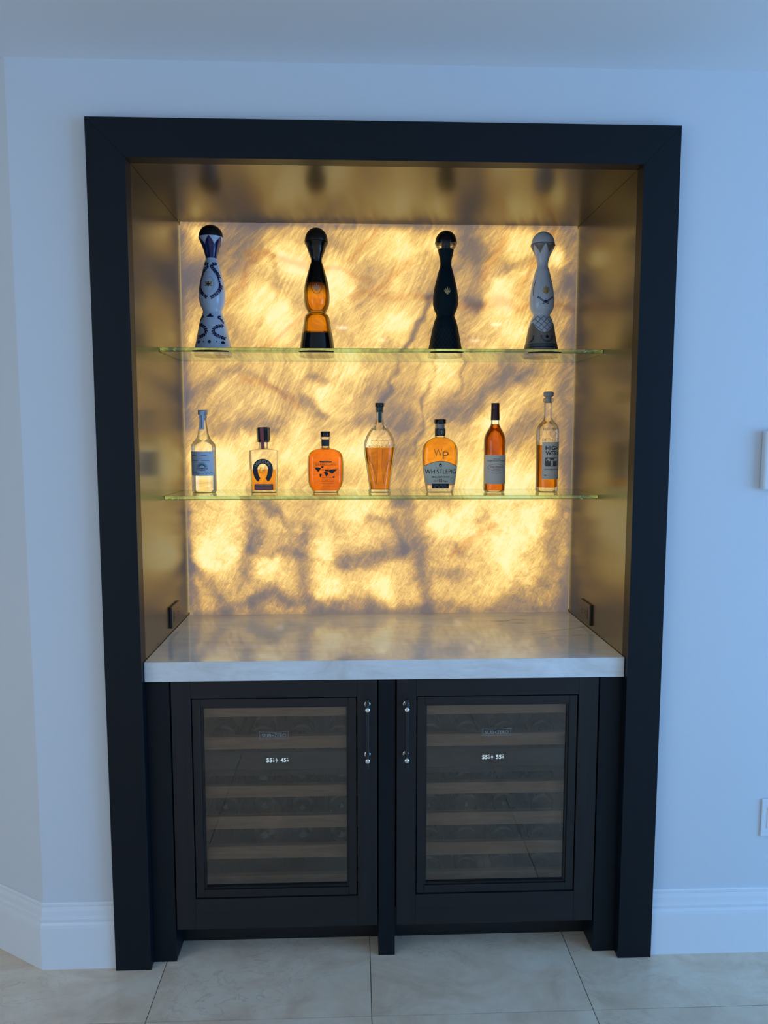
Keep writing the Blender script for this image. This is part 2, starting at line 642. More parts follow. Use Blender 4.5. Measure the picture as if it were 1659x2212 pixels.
# ------------------------------------------------------------------ room shell
floor = box('floor', ROOM_L - 0.1, ROOM_R + 0.1, ROOM_B - 0.1, FAR[1] + 0.3, -0.12, -0.003, M['grout'])
tag(floor, 'polished travertine tile floor in pale beige grey', kind='structure')
PITCH_T, TX, TY = 0.6125, -0.006, -0.2025
gap = 0.0012
tile_me = None
rest = bmesh.new()
for i in range(-8, 9):
    for j in range(-12, 4):
        x0, y0 = TX + i * PITCH_T, TY + j * PITCH_T
        if x0 < ROOM_L - 0.4 or x0 > ROOM_R or y0 < ROOM_B - 0.4:
            continue
        if j >= 0 and not (i <= -2 or (j == 0)):
            continue
        if i <= -2 and y0 > Y_WALL + max(0.0, (CORNER[0] - x0) * math.tan(ANG)) + 0.05:
            continue
        x1, y1 = x0 + PITCH_T, y0 + PITCH_T
        if -3 <= i <= 2 and -1 <= j <= 0:
            if tile_me is None:
                bm = box_bm(gap, PITCH_T - gap, gap, PITCH_T - gap, -0.010, 0.0)
                tile_me = bpy.data.meshes.new('tile')
                bm.to_mesh(tile_me)
                bm.free()
                tile_me.materials.append(M['tile'])
            o = bpy.data.objects.new('tile', tile_me)
            COL.objects.link(o)
            o.parent = floor
            o.location = Vector((x0, y0, 0)) - floor.location
        else:
            add_box(rest, x0 + gap, x1 - gap, y0 + gap, y1 - gap, -0.010, 0.0)
rest_o = link('tile_field', rest, M['tile'], floor)
rest_o['kind'] = 'stuff'

tag(box('ceiling', ROOM_L - 0.1, ROOM_R + 0.1, ROOM_B - 0.1, FAR[1] + 0.3, Z_CEIL, Z_CEIL + 0.1, M['ceiling']),
    'smooth painted white ceiling in bluish daylight', kind='structure')

bm = bmesh.new()
add_box(bm, CORNER[0], XO_L + 0.03, Y_WALL, Y_WALL + 0.12, 0, Z_CEIL)
add_box(bm, XO_R - 0.03, ROOM_R + 0.1, Y_WALL, Y_WALL + 0.12, 0, Z_CEIL)
add_box(bm, XO_L + 0.03, XO_R - 0.03, Y_WALL, Y_WALL + 0.12, Z_OUT - 0.03, Z_CEIL)
tag(link('wall_front', bm, M['wall']), 'white painted wall around the dark framed bar niche', kind='structure')

bm = prism_bm([CORNER, FAR, (FAR[0], FAR[1] + 0.14), (CORNER[0], Y_WALL + 0.12)], 'z', 0, Z_CEIL)
tag(link('wall_left_angled', bm, M['wall']), 'shaded white wall angling away from the niche wall', kind='structure')
tag(box('wall_left', ROOM_L - 0.1, ROOM_L, ROOM_B, FAR[1] + 0.1, 0, Z_CEIL, M['wall']), 'white side wall across the room', kind='structure')
tag(box('wall_back', ROOM_L, ROOM_R, ROOM_B - 0.1, ROOM_B, 0, Z_CEIL, M['wall']), 'white wall behind the viewer', kind='structure')
bm = bmesh.new()
add_box(bm, ROOM_R, ROOM_R + 0.1, ROOM_B, -4.3, 0, Z_CEIL)
add_box(bm, ROOM_R, ROOM_R + 0.1, -0.45, Y_WALL, 0, Z_CEIL)
add_box(bm, ROOM_R, ROOM_R + 0.1, -4.3, -0.45, 2.42, Z_CEIL)
tag(link('wall_right', bm, M['wall']), 'white side wall with a tall window opening', kind='structure')

# baseboards
BP = [(0, 0), (0.018, 0), (0.018, 0.128), (0.0168, 0.138), (0.0115, 0.143), (0.0110, 0.148), (0.0150, 0.151), (0.0150, 0.156),
      (0.0118, 0.158), (0.0108, 0.163), (0.0098, 0.178), (0.0066, 0.190), (0.0078, 0.1925), (0.0078, 0.199), (0.0050, 0.2025), (0, 0.2025)]


def baseboard(name, stations, label):
    """stations: list of (point on the wall line, outward direction scaled for the mitre)"""
    bm = bmesh.new()
    rings = [[bm.verts.new((p[0] + d[0] * t, p[1] + d[1] * t, z)) for t, z in BP] for p, d in stations]
    n = len(BP)
    for a, b in zip(rings, rings[1:]):
        for i in range(n):
            bm.faces.new((a[i], a[(i + 1) % n], b[(i + 1) % n], b[i]))
    bm.faces.new(rings[0])
    bm.faces.new(rings[-1])
    bmesh.ops.recalc_face_normals(bm, faces=list(bm.faces))
    return tag(link(name, bm, M['base']), label, kind='structure')


h = math.tan(ANG / 2)
mitre = (-h, -1.0)
baseboard('baseboard_front_left', [(CORNER, mitre), ((XO_L, Y_WALL), (0, -1))], 'white moulded baseboard left of the niche frame')
nx, ny = -math.sin(ANG), -math.cos(ANG)
baseboard('baseboard_left_angled', [(FAR, (nx, ny)), (CORNER, mitre)], 'white moulded baseboard along the angled wall')
baseboard('baseboard_front_right', [((XO_R, Y_WALL), (0, -1)), ((ROOM_R, Y_WALL), (0, -1))], 'white moulded baseboard right of the niche frame')

# flat dark casing around the niche, mitred at the top
for k, (pts, mat, lab) in enumerate((
        ([(XO_L, 0), (XI_L, 0), (XI_L, Z_IN), (XO_L, Z_OUT)], 'wood_z', 'flat espresso wood casing upright beside the angled wall'),
        ([(XO_L, Z_OUT), (XI_L, Z_IN), (XI_R, Z_IN), (XO_R, Z_OUT)], 'wood_x', 'flat espresso wood head casing across the niche top'),
        ([(XO_R, 0), (XO_R, Z_OUT), (XI_R, Z_IN), (XI_R, 0)], 'wood_z', 'flat espresso wood casing upright beside the wall tablet'))):
    bm = bevel(prism_bm(pts, 'y', 0.0, 0.045), 0.0006, 1)
    tag(link('trim_%d' % (k + 1), bm, M[mat]), lab, kind='structure')

# ------------------------------------------------------------------ niche carcass
niche = thing('bar_niche', ((XI_L + XI_R) / 2, 0.3, 0), 'espresso wood built-in bar niche lining with posts and toe kicks', 'niche')
T = 0.019
YB = 0.665
# top and side linings meet in a mitre
link('side_panel', prism_bm([(XI_L, 0), (XI_L, Z_IN), (XI_L - T, Z_IN + T), (XI_L - T, 0)], 'y', 0.0455, YB), M['niche_z'], niche)
link('side_panel', prism_bm([(XI_R, 0), (XI_R, Z_IN), (XI_R + T, Z_IN + T), (XI_R + T, 0)], 'y', 0.0455, YB), M['niche_z'], niche)
link('top_panel', prism_bm([(XI_L + 0.0008, Z_IN), (XI_R - 0.0008, Z_IN), (XI_R + T, Z_IN + T), (XI_L - T, Z_IN + T)], 'y', 0.0455, YB), M['niche_x'], niche)
box('back_board', XI_L - T, XI_R + T, YB, YB + 0.02, 0, Z_IN + T, M['black'], niche)
XD = (-0.5862, 0.0164, 0.0723, 0.6749)
box('filler_post', XI_L, XD[0] - 0.003, 0.034, 0.142, 0, Z_CB - 0.002, M['wood_z'], niche, 0.001)
box('filler_post', XD[3] + 0.003, XI_R, 0.034, 0.142, 0, Z_CB - 0.002, M['wood_z'], niche, 0.001)
box('divider_post', XD[1] + 0.003, XD[2] - 0.003, 0.039, 0.142, 0, Z_CB - 0.002, M['wood_z'], niche, 0.001)
box('toe_kick', XD[0] - 0.003, XD[1] + 0.003, 0.128, 0.142, 0.0, 0.1005, M['black'], niche)
box('toe_kick', XD[2] - 0.003, XD[3] + 0.003, 0.128, 0.142, 0.0, 0.1005, M['black'], niche)

# ------------------------------------------------------------------ worktop
bm = box_bm(XI_L + 0.0012, XI_R - 0.0012, 0.0207, Y_BACK + 0.02, Z_CB, Z_TOP, 0.0012, 2)
tag(link('countertop', bm, M['counter']), 'thick polished white quartzite worktop above the wine coolers', 'countertop')

# ------------------------------------------------------------------ backlit stone
STONE_DARK = [
    ([(-672, 2064), (-590, 2144), (-508, 2211), (-370, 2311)], 57, 0.85),
    ([(-659, 2253), (-638, 2128)], 37, 0.50),
    ([(-570, 2313), (-410, 2315)], 27, 0.60),
    ([(-378, 2287), (-314, 2319)], 23, 0.50),
    ([(130, 1887), (180, 1974), (237, 2071)], 12, 0.95),
    ([(237, 2071), (311, 2167), (351, 2263)], 23, 0.50),
    ([(363, 2329), (374, 2200), (373, 2056)], 40, 0.80),
    ([(345, 2072), (393, 2048)], 20, 0.70),
    ([(434, 2136), (565, 2201)], 23, 0.35),
    ([(719, 2330), (726, 1880)], 34, 0.75),
    ([(635, 2041), (732, 2139)], 27, 0.50),
    ([(-384, 1971), (-333, 2067), (-316, 2194)], 13, 0.40),
    ([(8, 2322), (334, 2319)], 20, 0.45),
    ([(497, 2327), (596, 2313)], 23, 0.40),
    ([(-314, 2319), (-56, 2318)], 13, 0.45),
    ([(-169, 2320), (-89, 2243)], 23, 0.30),
    ([(-652, 1857), (-651, 1614)], 30, 0.60),
    ([(-649, 1696), (-566, 1761), (-467, 1826)], 27, 0.50),
    ([(-537, 1606), (-455, 1627), (-324, 1601)], 37, 0.55),
    ([(-533, 1809), (-419, 1794), (-289, 1729)], 17, 0.35),
    ([(-190, 1791), (-157, 1782)], 20, 0.80),
    ([(-240, 1716), (-191, 1687), (-150, 1667)], 20, 0.75),
    ([(32, 1730), (91, 1648), (149, 1661)], 57, 0.65),
    ([(126, 1861), (82, 1779), (41, 1697)], 10, 0.70),
    ([(231, 1874), (223, 1763), (194, 1648), (174, 1515)], 7, 0.60),
    ([(530, 1854), (456, 1780), (390, 1711), (332, 1665), (266, 1640)], 47, 0.95),
    ([(557, 1789), (598, 1822)], 27, 0.60),
    ([(609, 1665), (543, 1599), (485, 1540)], 40, 0.65),
    ([(642, 1698), (679, 1582)], 23, 0.40),
    ([(710, 1847), (727, 1549), (726, 1380)], 34, 0.85),
    ([(141, 1598), (118, 1482), (108, 1365)], 44, 0.55),
    ([(339, 1862), (315, 1714)], 8, 0.50),
    ([(-26, 1639), (107, 1615)], 23, 0.35),
    ([(-618, 1647), (-589, 1483)], 23, 0.25),
    ([(-418, 1358), (-423, 1282), (-409, 1198), (-448, 1079)], 34, 0.70),
    ([(-374, 1336), (-328, 1295), (-291, 1261)], 17, 0.70),
    ([(-225, 1248), (-246, 1146), (-237, 1060), (-210, 988)], 27, 0.60),
    ([(-421, 1172), (-380, 1143), (-313, 1156), (-263, 1137)], 20, 0.50),
    ([(-648, 1101), (-582, 1070), (-543, 994), (-545, 934)], 30, 0.70),
    ([(-86, 1125), (-10, 1136), (57, 1158), (112, 1164)], 34, 0.95),
    ([(-263, 1146), (-162, 1120), (-86, 1128)], 13, 0.30),
    ([(7, 1272), (91, 1263), (122, 1212), (122, 1161)], 17, 0.65),
    ([(121, 1339), (162, 1246), (183, 1144), (202, 1023), (228, 940)], 40, 0.90),
    ([(201, 1331), (206, 1212)], 13, 0.35),
    ([(-501, 956), (-298, 992), (-163, 957), (6, 952), (177, 944), (348, 949), (520, 955), (746, 946)], 34, 0.75),
    ([(-644, 1316), (-645, 935)], 18, 0.65),
    ([(-649, 1182), (-638, 1080)], 23, 0.50),
    ([(705, 1329), (680, 1158), (640, 1029)], 34, 0.55),
    ([(728, 1089), (725, 923)], 40, 0.95),
    ([(303, 1194), (346, 1143)], 27, 0.40),
    ([(287, 1083), (347, 1065)], 34, 0.45),
    ([(503, 977), (606, 994)], 37, 0.50),
    ([(277, 1339), (320, 1228), (447, 1296)], 13, 0.35),
    ([(-433, 976), (-331, 1018), (-281, 975)], 23, 0.50),
]
STONE_RUST = [
    ([(-412, 2201), (-283, 2186), (-170, 2176)], 8),
    ([(-170, 2176), (8, 2133)], 7),
    ([(8, 2082), (172, 2070), (337, 2048), (502, 2037), (735, 2029)], 10),
    ([(-41, 2069), (73, 2134), (139, 2198)], 10),
    ([(-385, 1875), (-253, 1988), (-155, 2068)], 8),
    ([(-578, 1970), (-479, 2066), (-380, 2193)], 7),
    ([(-452, 1777), (-322, 1745), (-257, 1696)], 10),
    ([(-57, 2196), (8, 2291)], 8),
    ([(401, 2136), (482, 2280)], 12),
    ([(535, 2073), (582, 2201), (662, 2298)], 8),
    ([(312, 1151), (447, 1262)], 8),
]
STONE_GLOW = [(-529, 1215, 77), (-547, 1122, 67), (260, 1246, 50), (517, 1176, 100), (-364, 1104, 50), (-162, 1162, 47), (-129, 1025, 42), (468, 2073, 75), (122, 2229, 75), (90, 1990, 67), (-335, 1987, 67), (-90, 2116, 75), (-524, 1466, 117), (-258, 1532, 75), (-43, 1515, 75), (360, 1431, 92), (442, 1632, 57), (-251, 2194, 67), (-382, 2067, 67), (252, 2262, 42), (537, 1944, 67), (531, 2249, 59), (530, 1414, 84), (-27, 1314, 67), (601, 1261, 67), (41, 1041, 67), (345, 1262, 50), (-158, 1713, 37), (273, 1812, 67), (664, 2202, 34), (-58, 1811, 50)]


def value_noise(X, Z, cell, seed):
    rng = np.random.RandomState(seed)
    g = rng.rand(64, 64)
    u, v = X / cell, Z / cell
    i, j = np.floor(u).astype(int), np.floor(v).astype(int)
    fu, fv = u - i, v - j
    fu, fv = fu * fu * (3 - 2 * fu), fv * fv * (3 - 2 * fv)
    q = lambda a, b: g[a % 64, b % 64]
    return (q(i, j) * (1 - fu) + q(i + 1, j) * fu) * (1 - fv) + (q(i, j + 1) * (1 - fu) + q(i + 1, j + 1) * fu) * fv


def near_path(X, Z, pts):
    d = np.full(X.shape, 1e9)
    for (xa, za), (xb, zb) in zip(pts, pts[1:]):
        dx, dz = xb - xa, zb - za
        t = np.clip(((X - xa) * dx + (Z - za) * dz) / (dx * dx + dz * dz), 0, 1)
        d = np.minimum(d, np.hypot(X - xa - t * dx, Z - za - t * dz))
    return d


SX0, SX1, SZ0, SZ1 = XI_L + 0.0045, XI_R - 0.0045, Z_TOP + 0.001, Z_IN - 0.001
NX, NZ = 300, 300
gx = np.linspace(SX0, SX1, NX + 1)
gz = np.linspace(SZ0, SZ1, NZ + 1)
GX, GZ = np.meshgrid(gx, gz)
X, Z = GX * 1000, GZ * 1000
wx = X + 32 * (value_noise(X + 500, Z, 95, 1) - 0.5) + 20 * (value_noise(X, Z, 30, 2) - 0.5)
wz = Z + 32 * (value_noise(X, Z + 900, 95, 3) - 0.5) + 20 * (value_noise(X, Z, 30, 4) - 0.5)
dens = 0.325 + 0.20 * (value_noise(wx, wz, 150, 5) - 0.5) + 0.16 * (value_noise(wx, wz, 60, 6) - 0.5)
for pts, w, k in STONE_DARK:
    g = np.exp(-(near_path(wx, wz, pts) / (w * 0.92)) ** 2)
    dens += 0.40 * k * g * (0.75 + 0.5 * value_noise(wx, wz, 45, 7))
for x, z, r in STONE_GLOW:
    dens -= 0.33 * np.exp(-(((wx - x) ** 2 + (wz - z) ** 2) / (r * 1.05) ** 2))
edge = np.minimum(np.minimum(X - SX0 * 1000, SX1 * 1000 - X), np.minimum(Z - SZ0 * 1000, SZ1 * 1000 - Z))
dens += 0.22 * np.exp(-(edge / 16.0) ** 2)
dens = np.clip(dens, 0.02, 1.0)
rust = np.zeros_like(dens)
for pts, w in STONE_RUST:
    rust = np.maximum(rust, np.exp(-(near_path(wx, wz, pts) / (w * 1.6)) ** 2))

nv = (NX + 1) * (NZ + 1)
front = np.stack([GX.ravel(), np.full(nv, Y_BACK), GZ.ravel()], 1)
idx = np.arange(nv).reshape(NZ + 1, NX + 1)
quads = np.stack([idx[:-1, :-1].ravel(), idx[:-1, 1:].ravel(), idx[1:, 1:].ravel(), idx[1:, :-1].ravel()], 1)
border = np.concatenate([idx[0, :-1], idx[:-1, -1], idx[-1, :0:-1], idx[:0:-1, 0]])
nb = len(border)
back = front[border].copy()
back[:, 1] = Y_BACK + 0.02
bi = np.arange(nb) + nv
sides = np.stack([border, bi, np.roll(bi, -1), np.roll(border, -1)], 1)
me = bpy.data.meshes.new('stone_panel')
me.from_pydata(np.concatenate([front, back]).tolist(), [], np.concatenate([quads, sides]).tolist() + [bi[::-1].tolist()])
me.update()
for nm, arr in (('stone_density', dens), ('stone_rust', rust)):
    at = me.attributes.new(nm, 'FLOAT', 'POINT')
    at.data.foreach_set('value', np.concatenate([arr.ravel(), arr.ravel()[border] * 0.4]).astype(np.float32))
tag(link('stone_panel', me, M['stone']), 'glowing golden backlit quartzite slab at the back of the niche', 'stone panel')
led = link('light_panel', box_bm(XI_L + 0.001, XI_R - 0.001, Y_BACK + 0.038, Y_BACK + 0.044, Z_TOP, Z_IN - 0.001), M['led'])
tag(led, 'warm light sheet behind the golden stone slab', 'light panel')

# ------------------------------------------------------------------ glass shelves
for z1, y0, lab in ((1.8535, 0.300, 'clear glass shelf with green edge carrying the four tall decanters'),
                    (1.3868, 0.310, 'clear glass shelf with green edge carrying the seven whiskey and tequila bottles')):
    bm = box_bm(XI_L + 0.0010, XI_R - 0.0010, y0, Y_BACK - 0.0015, z1 - 0.0132, z1, 0.0007, 1)
    sh = link('glass_shelf', bm, M['shelf'])
    sh.data.materials.append(M['shelf_edge'])
    for p in sh.data.polygons:
        if abs(p.normal.z) < 0.9:
            p.material_index = 1
    tag(sh, lab, 'shelf', 'glass shelves in the niche')
Z_S1, Z_S2 = 1.8535, 1.3868

# ------------------------------------------------------------------ outlets on the niche sides
for side, xw, ya, yb, za, zb, lab in ((1, XI_L, 0.332, 0.447, 0.948, 1.019, 'bronze outlet on the niche side nearer the angled wall'),
                                      (-1, XI_R, 0.338, 0.453, 0.943, 1.014, 'bronze outlet on the niche side nearer the wall tablet')):
    t = thing('power_outlet', (xw, (ya + yb) / 2, za), lab, 'outlet', 'outlets above the worktop')
    a, b = sorted((xw + side * 0.0004, xw + side * 0.0085))
    link('cover_plate', box_bm(a, b, ya, yb, za, zb, 0.002, 2), M['bronze'], t)
    a, b = sorted((xw + side * 0.006, xw + side * 0.0098))
    rc = link('receptacle', box_bm(a, b, ya + 0.024, yb - 0.024, za + 0.018, zb - 0.018, 0.0008, 1), M['bronze'], t)
    a, b = sorted((xw + side * 0.008, xw + side * 0.0101))
    zc, yc = (za + zb) / 2, (ya + yb) / 2
    for dy in (-0.019, 0.019):
        for dz in (-0.0065, 0.0065):
            link('slot', box_bm(a, b, yc + dy - 0.004, yc + dy + 0.004, zc + dz - 0.0012, zc + dz + 0.0012), M['slot'], rc)
        link('slot', cyl_bm((a, yc + dy + 0.009, zc), (b, yc + dy + 0.009, zc), 0.0024, seg=12), M['slot'], rc)
    for dz in (-0.007, 0.007):
        link('button', box_bm(a, b, yc - 0.004, yc + 0.004, zc + dz - 0.004, zc + dz + 0.004, 0.0006, 1), M['bronze'], rc)

# ------------------------------------------------------------------ wall fittings by the right edge
t = thing('wall_tablet', (1.25, Y_WALL, 1.424), 'white framed control tablet mounted on the wall right of the niche', 'tablet')
link('frame', box_bm(1.127, 1.377, Y_WALL - 0.024, Y_WALL - 0.0005, 1.424, 1.594, 0.005, 3), M['white_plastic'], t)
link('screen', box_bm(1.143, 1.361, Y_WALL - 0.0252, Y_WALL - 0.02, 1.440, 1.578), M['screen'], t)
t = thing('wall_plate', (1.24, Y_WALL, 0.366), 'white outlet plate on the wall above the right baseboard', 'outlet')
link('cover_plate', box_bm(1.182, 1.298, Y_WALL - 0.006, Y_WALL - 0.0004, 0.366, 0.484, 0.002, 2), M['white_plastic'], t)
for x0 in (1.1985, 1.2485):
    rc = link('receptacle', box_bm(x0, x0 + 0.033, Y_WALL - 0.0075, Y_WALL - 0.004, 0.3915, 0.4585, 0.0008, 1), M['white_plastic'], t)
    for zc in (0.408, 0.442):
        for dx in (-0.006, 0.006):
            link('slot', box_bm(x0 + 0.0165 + dx - 0.001, x0 + 0.0165 + dx + 0.001, Y_WALL - 0.0077, Y_WALL - 0.006, zc - 0.004, zc + 0.004), M['slot'], rc)

# ------------------------------------------------------------------ recessed downlights (most mirrored in stone, glass and floor; two stand in for hanging pendants)
for x, y in ((1.21, -3.48), (1.20, -4.63), (1.21, -5.80), (-0.96, -5.63), (0.226, -4.60), (-0.165, -3.74), (2.17, -5.85), (-2.2, -1.3), (-2.2, -3.0)):  # last pair is added out of view, to warm the floor on the left
    t = thing('recessed_or_fill_downlight', (x, y, Z_CEIL), 'round recessed downlight set in the white ceiling', 'ceiling light', 'ceiling downlights')
    link('trim_ring', lathe_bm([(-0.0003, 0.0515), (-0.004, 0.0525), (-0.004, 0.066), (-0.0003, 0.070)], (x, y, Z_CEIL), 'z', 28, False), M['white_plastic'], t)
    link('lens', cyl_bm((x, y, Z_CEIL - 0.0035), (x, y, Z_CEIL - 0.0005), 0.051), M['bulb'], t)
    sd = bpy.data.lights.new('downlight_beam', 'SPOT')
    sd.energy, sd.color, sd.spot_size, sd.spot_blend, sd.shadow_soft_size = 26, (1.0, 0.70, 0.42), math.radians(120), 0.9, 0.05
    so = bpy.data.objects.new('downlight_beam', sd)
    COL.objects.link(so)
    so.parent = t
    so.location = (0, 0, -0.012)

# tall window of the right wall
w1 = box('window_1', ROOM_R + 0.02, ROOM_R + 0.08, -4.3, -4.24, 0.0, 2.42, M['white_plastic'])
tag(w1, 'white frame of the tall side window', kind='structure')
box('window_frame', ROOM_R + 0.02, ROOM_R + 0.08, -0.51, -0.45, 0.0, 2.42, M['white_plastic'], w1)
box('window_frame', ROOM_R + 0.02, ROOM_R + 0.08, -4.24, -0.51, 2.36, 2.42, M['white_plastic'], w1)

# ------------------------------------------------------------------ wine coolers


def wine_cooler(xa, xb, hx, hinge, digits, label, rack_lab):
    c = thing('wine_cooler', ((xa + xb) / 2, 0.3, 0.1), label, 'wine cooler', 'wine coolers under the worktop')
    yd, zb, zt = 0.0325, 0.1022, Z_CB - 0.0022
    g = 0.0015
    # cabinet-wood door: two stiles, two rails
    ia, ib = xa + 0.0600, xb - 0.0600
    if hinge == 'l':
        ia, ib = -0.5285, -0.0430
    else:
        ia, ib = 0.1310, 0.6150
    iz0, iz1 = 0.1975, 0.8160
    link('stile', box_bm(xa + g, ia, yd, yd + 0.021, zb, zt, 0.0008, 1), M['door_z'], c)
    link('stile', box_bm(ib, xb - g, yd, yd + 0.021, zb, zt, 0.0008, 1), M['door_z'], c)
    link('rail', box_bm(ia, ib, yd, yd + 0.021, iz1, zt, 0.0008, 1), M['door_x'], c)
    link('rail', box_bm(ia, ib, yd, yd + 0.021, zb, iz0, 0.0008, 1), M['door_x'], c)
    # stepped glazing frame inside a fine shadow gap
    fa, fb, f0, f1 = ia + 0.003, ib - 0.003, iz0 + 0.003, iz1 - 0.003
    w = 0.0235
    for q in ((fa, fa + w, f0, f1), (fb - w, fb, f0, f1), (fa + w, fb - w, f1 - w, f1), (fa + w, fb - w, f0, f0 + w)):
        link('glazing_bead', box_bm(q[0], q[1], yd + 0.0035, yd + 0.022, q[2], q[3], 0.0008, 1), M['black'], c)
    w2 = 0.006
    ga, gb, g0, g1 = fa + w, fb - w, f0 + w, f1 - w
    bm = bmesh.new()
    for q in ((ga, ga + w2, g0, g1), (gb - w2, gb, g0, g1), (ga + w2, gb - w2, g1 - w2, g1), (ga + w2, gb - w2, g0, g0 + w2)):
        add_box(bm, q[0], q[1], yd + 0.009, yd + 0.024, q[2], q[3])
    link('gasket', bm, M['black'], c)
    link('glass_pane', box_bm(ga + 0.001, gb - 0.001, yd + 0.016, yd + 0.0165, g0 + 0.001, g1 - 0.001), M['pane'], c)
    # dark cabinet interior, open towards the door
    la, lb, l0, l1, lt = xa + 0.012, xb - 0.012, zb, zt - 0.002, 0.010
    bm = bmesh.new()
    add_box(bm, la, la + lt, yd + 0.024, 0.59, l0, l1)
    add_box(bm, lb - lt, lb, yd + 0.024, 0.59, l0, l1)
    add_box(bm, la + lt, lb - lt, yd + 0.024, 0.59, l1 - lt, l1)
    add_box(bm, la + lt, lb - lt, yd + 0.024, 0.59, l0, l0 + 0.06)
    add_box(bm, la + lt, lb - lt, 0.58, 0.59, l0 + 0.06, l1 - lt)
    link('liner', bm, M['liner'], c)
    # maple rack fronts, each with its wire-dark tray behind
    for ri, (za, zb_) in enumerate(RACKS):
        zw = za if ri == 0 else zb_ + LIFT[hinge][ri - 1] - 0.0372 - 0.0042
        r = link('rack_front', box_bm(la + 0.014, lb - 0.014, 0.092, 0.112, za, zb_, 0.0015, 2), M['maple'], c)
        bm = bmesh.new()
        for k in range(9):
            xx = la + 0.02 + (lb - la - 0.04) * k / 8
            add_box(bm, xx - 0.002, xx + 0.002, 0.112, 0.55, zw, zw + 0.004)
        link('wire_tray', bm, M['black'], r)
    # control band with lit temperatures
    band = link('control_band', box_bm(la + lt, lb - lt, 0.088, 0.112, 0.572, 0.628, 0.002, 2), M['control'], c)
    link('band_edge', box_bm(la + lt, lb - lt, 0.092, 0.116, 0.553, 0.571, 0.001, 1), M['black'], c)
    xc = (ga + gb) / 2 + (0.0005 if hinge == 'l' else 0.0)
    xc = -0.283 if hinge == 'l' else 0.372
    zc = 0.603
    link('display_window', box_bm(xc - 0.042, xc + 0.042, 0.0872, 0.0882, zc - 0.012, zc + 0.014), M['black_gloss'], band)
    art = Art()
    art.text(digits[0], xc - 0.0345, xc - 0.0175, zc - 0.0065, zc + 0.0065, 0.02)
    art.text(digits[1], xc + 0.008, xc + 0.025, zc - 0.0065, zc + 0.0065, 0.02)
    for s, up_ in ((xc - 0.0135, 0), (xc + 0.0295, 1)):
        art.rect(s - 0.0008, s + 0.0008, zc + 0.0045, zc + 0.0075)
        art.ring(s + 0.0005, zc - 0.002, 0.0030, 0.0042, 0.0008, 4, PI / 4, PI / 4 + 2 * PI)
        art.rect(s - 0.0014, s + 0.0024, zc - 0.0045 + 0.003 * up_, zc - 0.002 + 0.003 * up_)
    art.ring(xc - 0.004, zc, 0.0034, 0.0034, 0.0010, 14)
    art.ellipse(xc - 0.004, zc, 0.0013, 0.0013, 8)
    art.rect(xc - 0.0044, xc - 0.0036, zc + 0.0034, zc + 0.0075)
    art.rect(xc - 0.0044, xc - 0.0036, zc - 0.0075, zc - 0.0034)
    link('digits', art.mesh(lambda x, z: (x, 0.0869, z), 'digits'), M['display'], band)
    # maker's badge printed on the glass
    bx = -0.2895 if hinge == 'l' else 0.3735
    bz = 0.6965
    art = Art()
    art.text('SUB', bx - 0.0355, bx - 0.0075, bz - 0.0055, bz + 0.0055, 0.012)
    art.ellipse(bx - 0.0035, bz, 0.0022, 0.0022, 10)
    art.text('ZERO', bx + 0.0005, bx + 0.0355, bz - 0.0055, bz + 0.0055, 0.012)
    x5, z5 = 0.0435, 0.0105
    fr = [(bx - x5, bz + z5 + 0.001), (bx, bz + z5 - 0.0012), (bx + x5, bz + z5 + 0.001), (bx + x5 - 0.0015, bz), (bx + x5, bz - z5),
          (bx - x5, bz - z5), (bx - x5 + 0.0015, bz), (bx - x5, bz + z5 + 0.001)]
    art.line(fr, 0.0010)
    yb_ = yd + 0.0156
    pz = art.mesh(lambda x, z: (x, yb_, z), 'badge')
    link('badge', pz, M['badge'], c)
    # bar pull: black bar through two nickel posts
    hb = link('handle', cyl_bm((hx, -0.012, 0.6180), (hx, -0.012, 0.8235), 0.0055, seg=20), M['black'], c, True)
    shade_auto(hb)
    for z in (0.7945, 0.6420):
        p = link('post', cyl_bm((hx, -0.0065, z), (hx, yd - 0.0002, z), 0.0036, seg=16), M['chrome'], hb)
        shade_auto(p)
        fl = link('post_flange', lathe_bm([(yd - 0.006, 0.0075), (yd - 0.0045, 0.0092), (yd - 0.0002, 0.0095)], (hx, 0, z), 'y', 24), M['chrome'], hb)
        shade_auto(fl)
        prof = [(-0.0172, 0.0076), (-0.0195, 0.0076), (-0.0212, 0.0070), (-0.0226, 0.0052), (-0.0234, 0.0028), (-0.0236, 0.0004)]
        kb = link('knob', lathe_bm([(-0.0168, 0.0070)] + prof, (hx, 0, z), 'y', 24), M['chrome'], hb)
        shade_auto(kb, 50)
    return c


LIFT = {'l': (-0.016, 0.014, 0.010, 0.018, -0.012), 'r': (-0.016, -0.012, 0.002, -0.012, -0.010)}
RACKS = [(0.7375, 0.775), (0.6365, 0.6755), (0.4840, 0.5205), (0.3840, 0.4240), (0.2880, 0.3280), (0.2080, 0.2320)]
wine_cooler(XD[0], XD[1], -0.0134, 'l', ('55', '45'), 'glass-door wine cooler reading 55 and 45 on the side of the angled wall', '')
wine_cooler(XD[2], XD[3], 0.1003, 'r', ('55', '55'), 'glass-door wine cooler reading 55 twice on the side of the wall tablet', '')

# bottles lying in the racks, bases towards the door
foils = {}


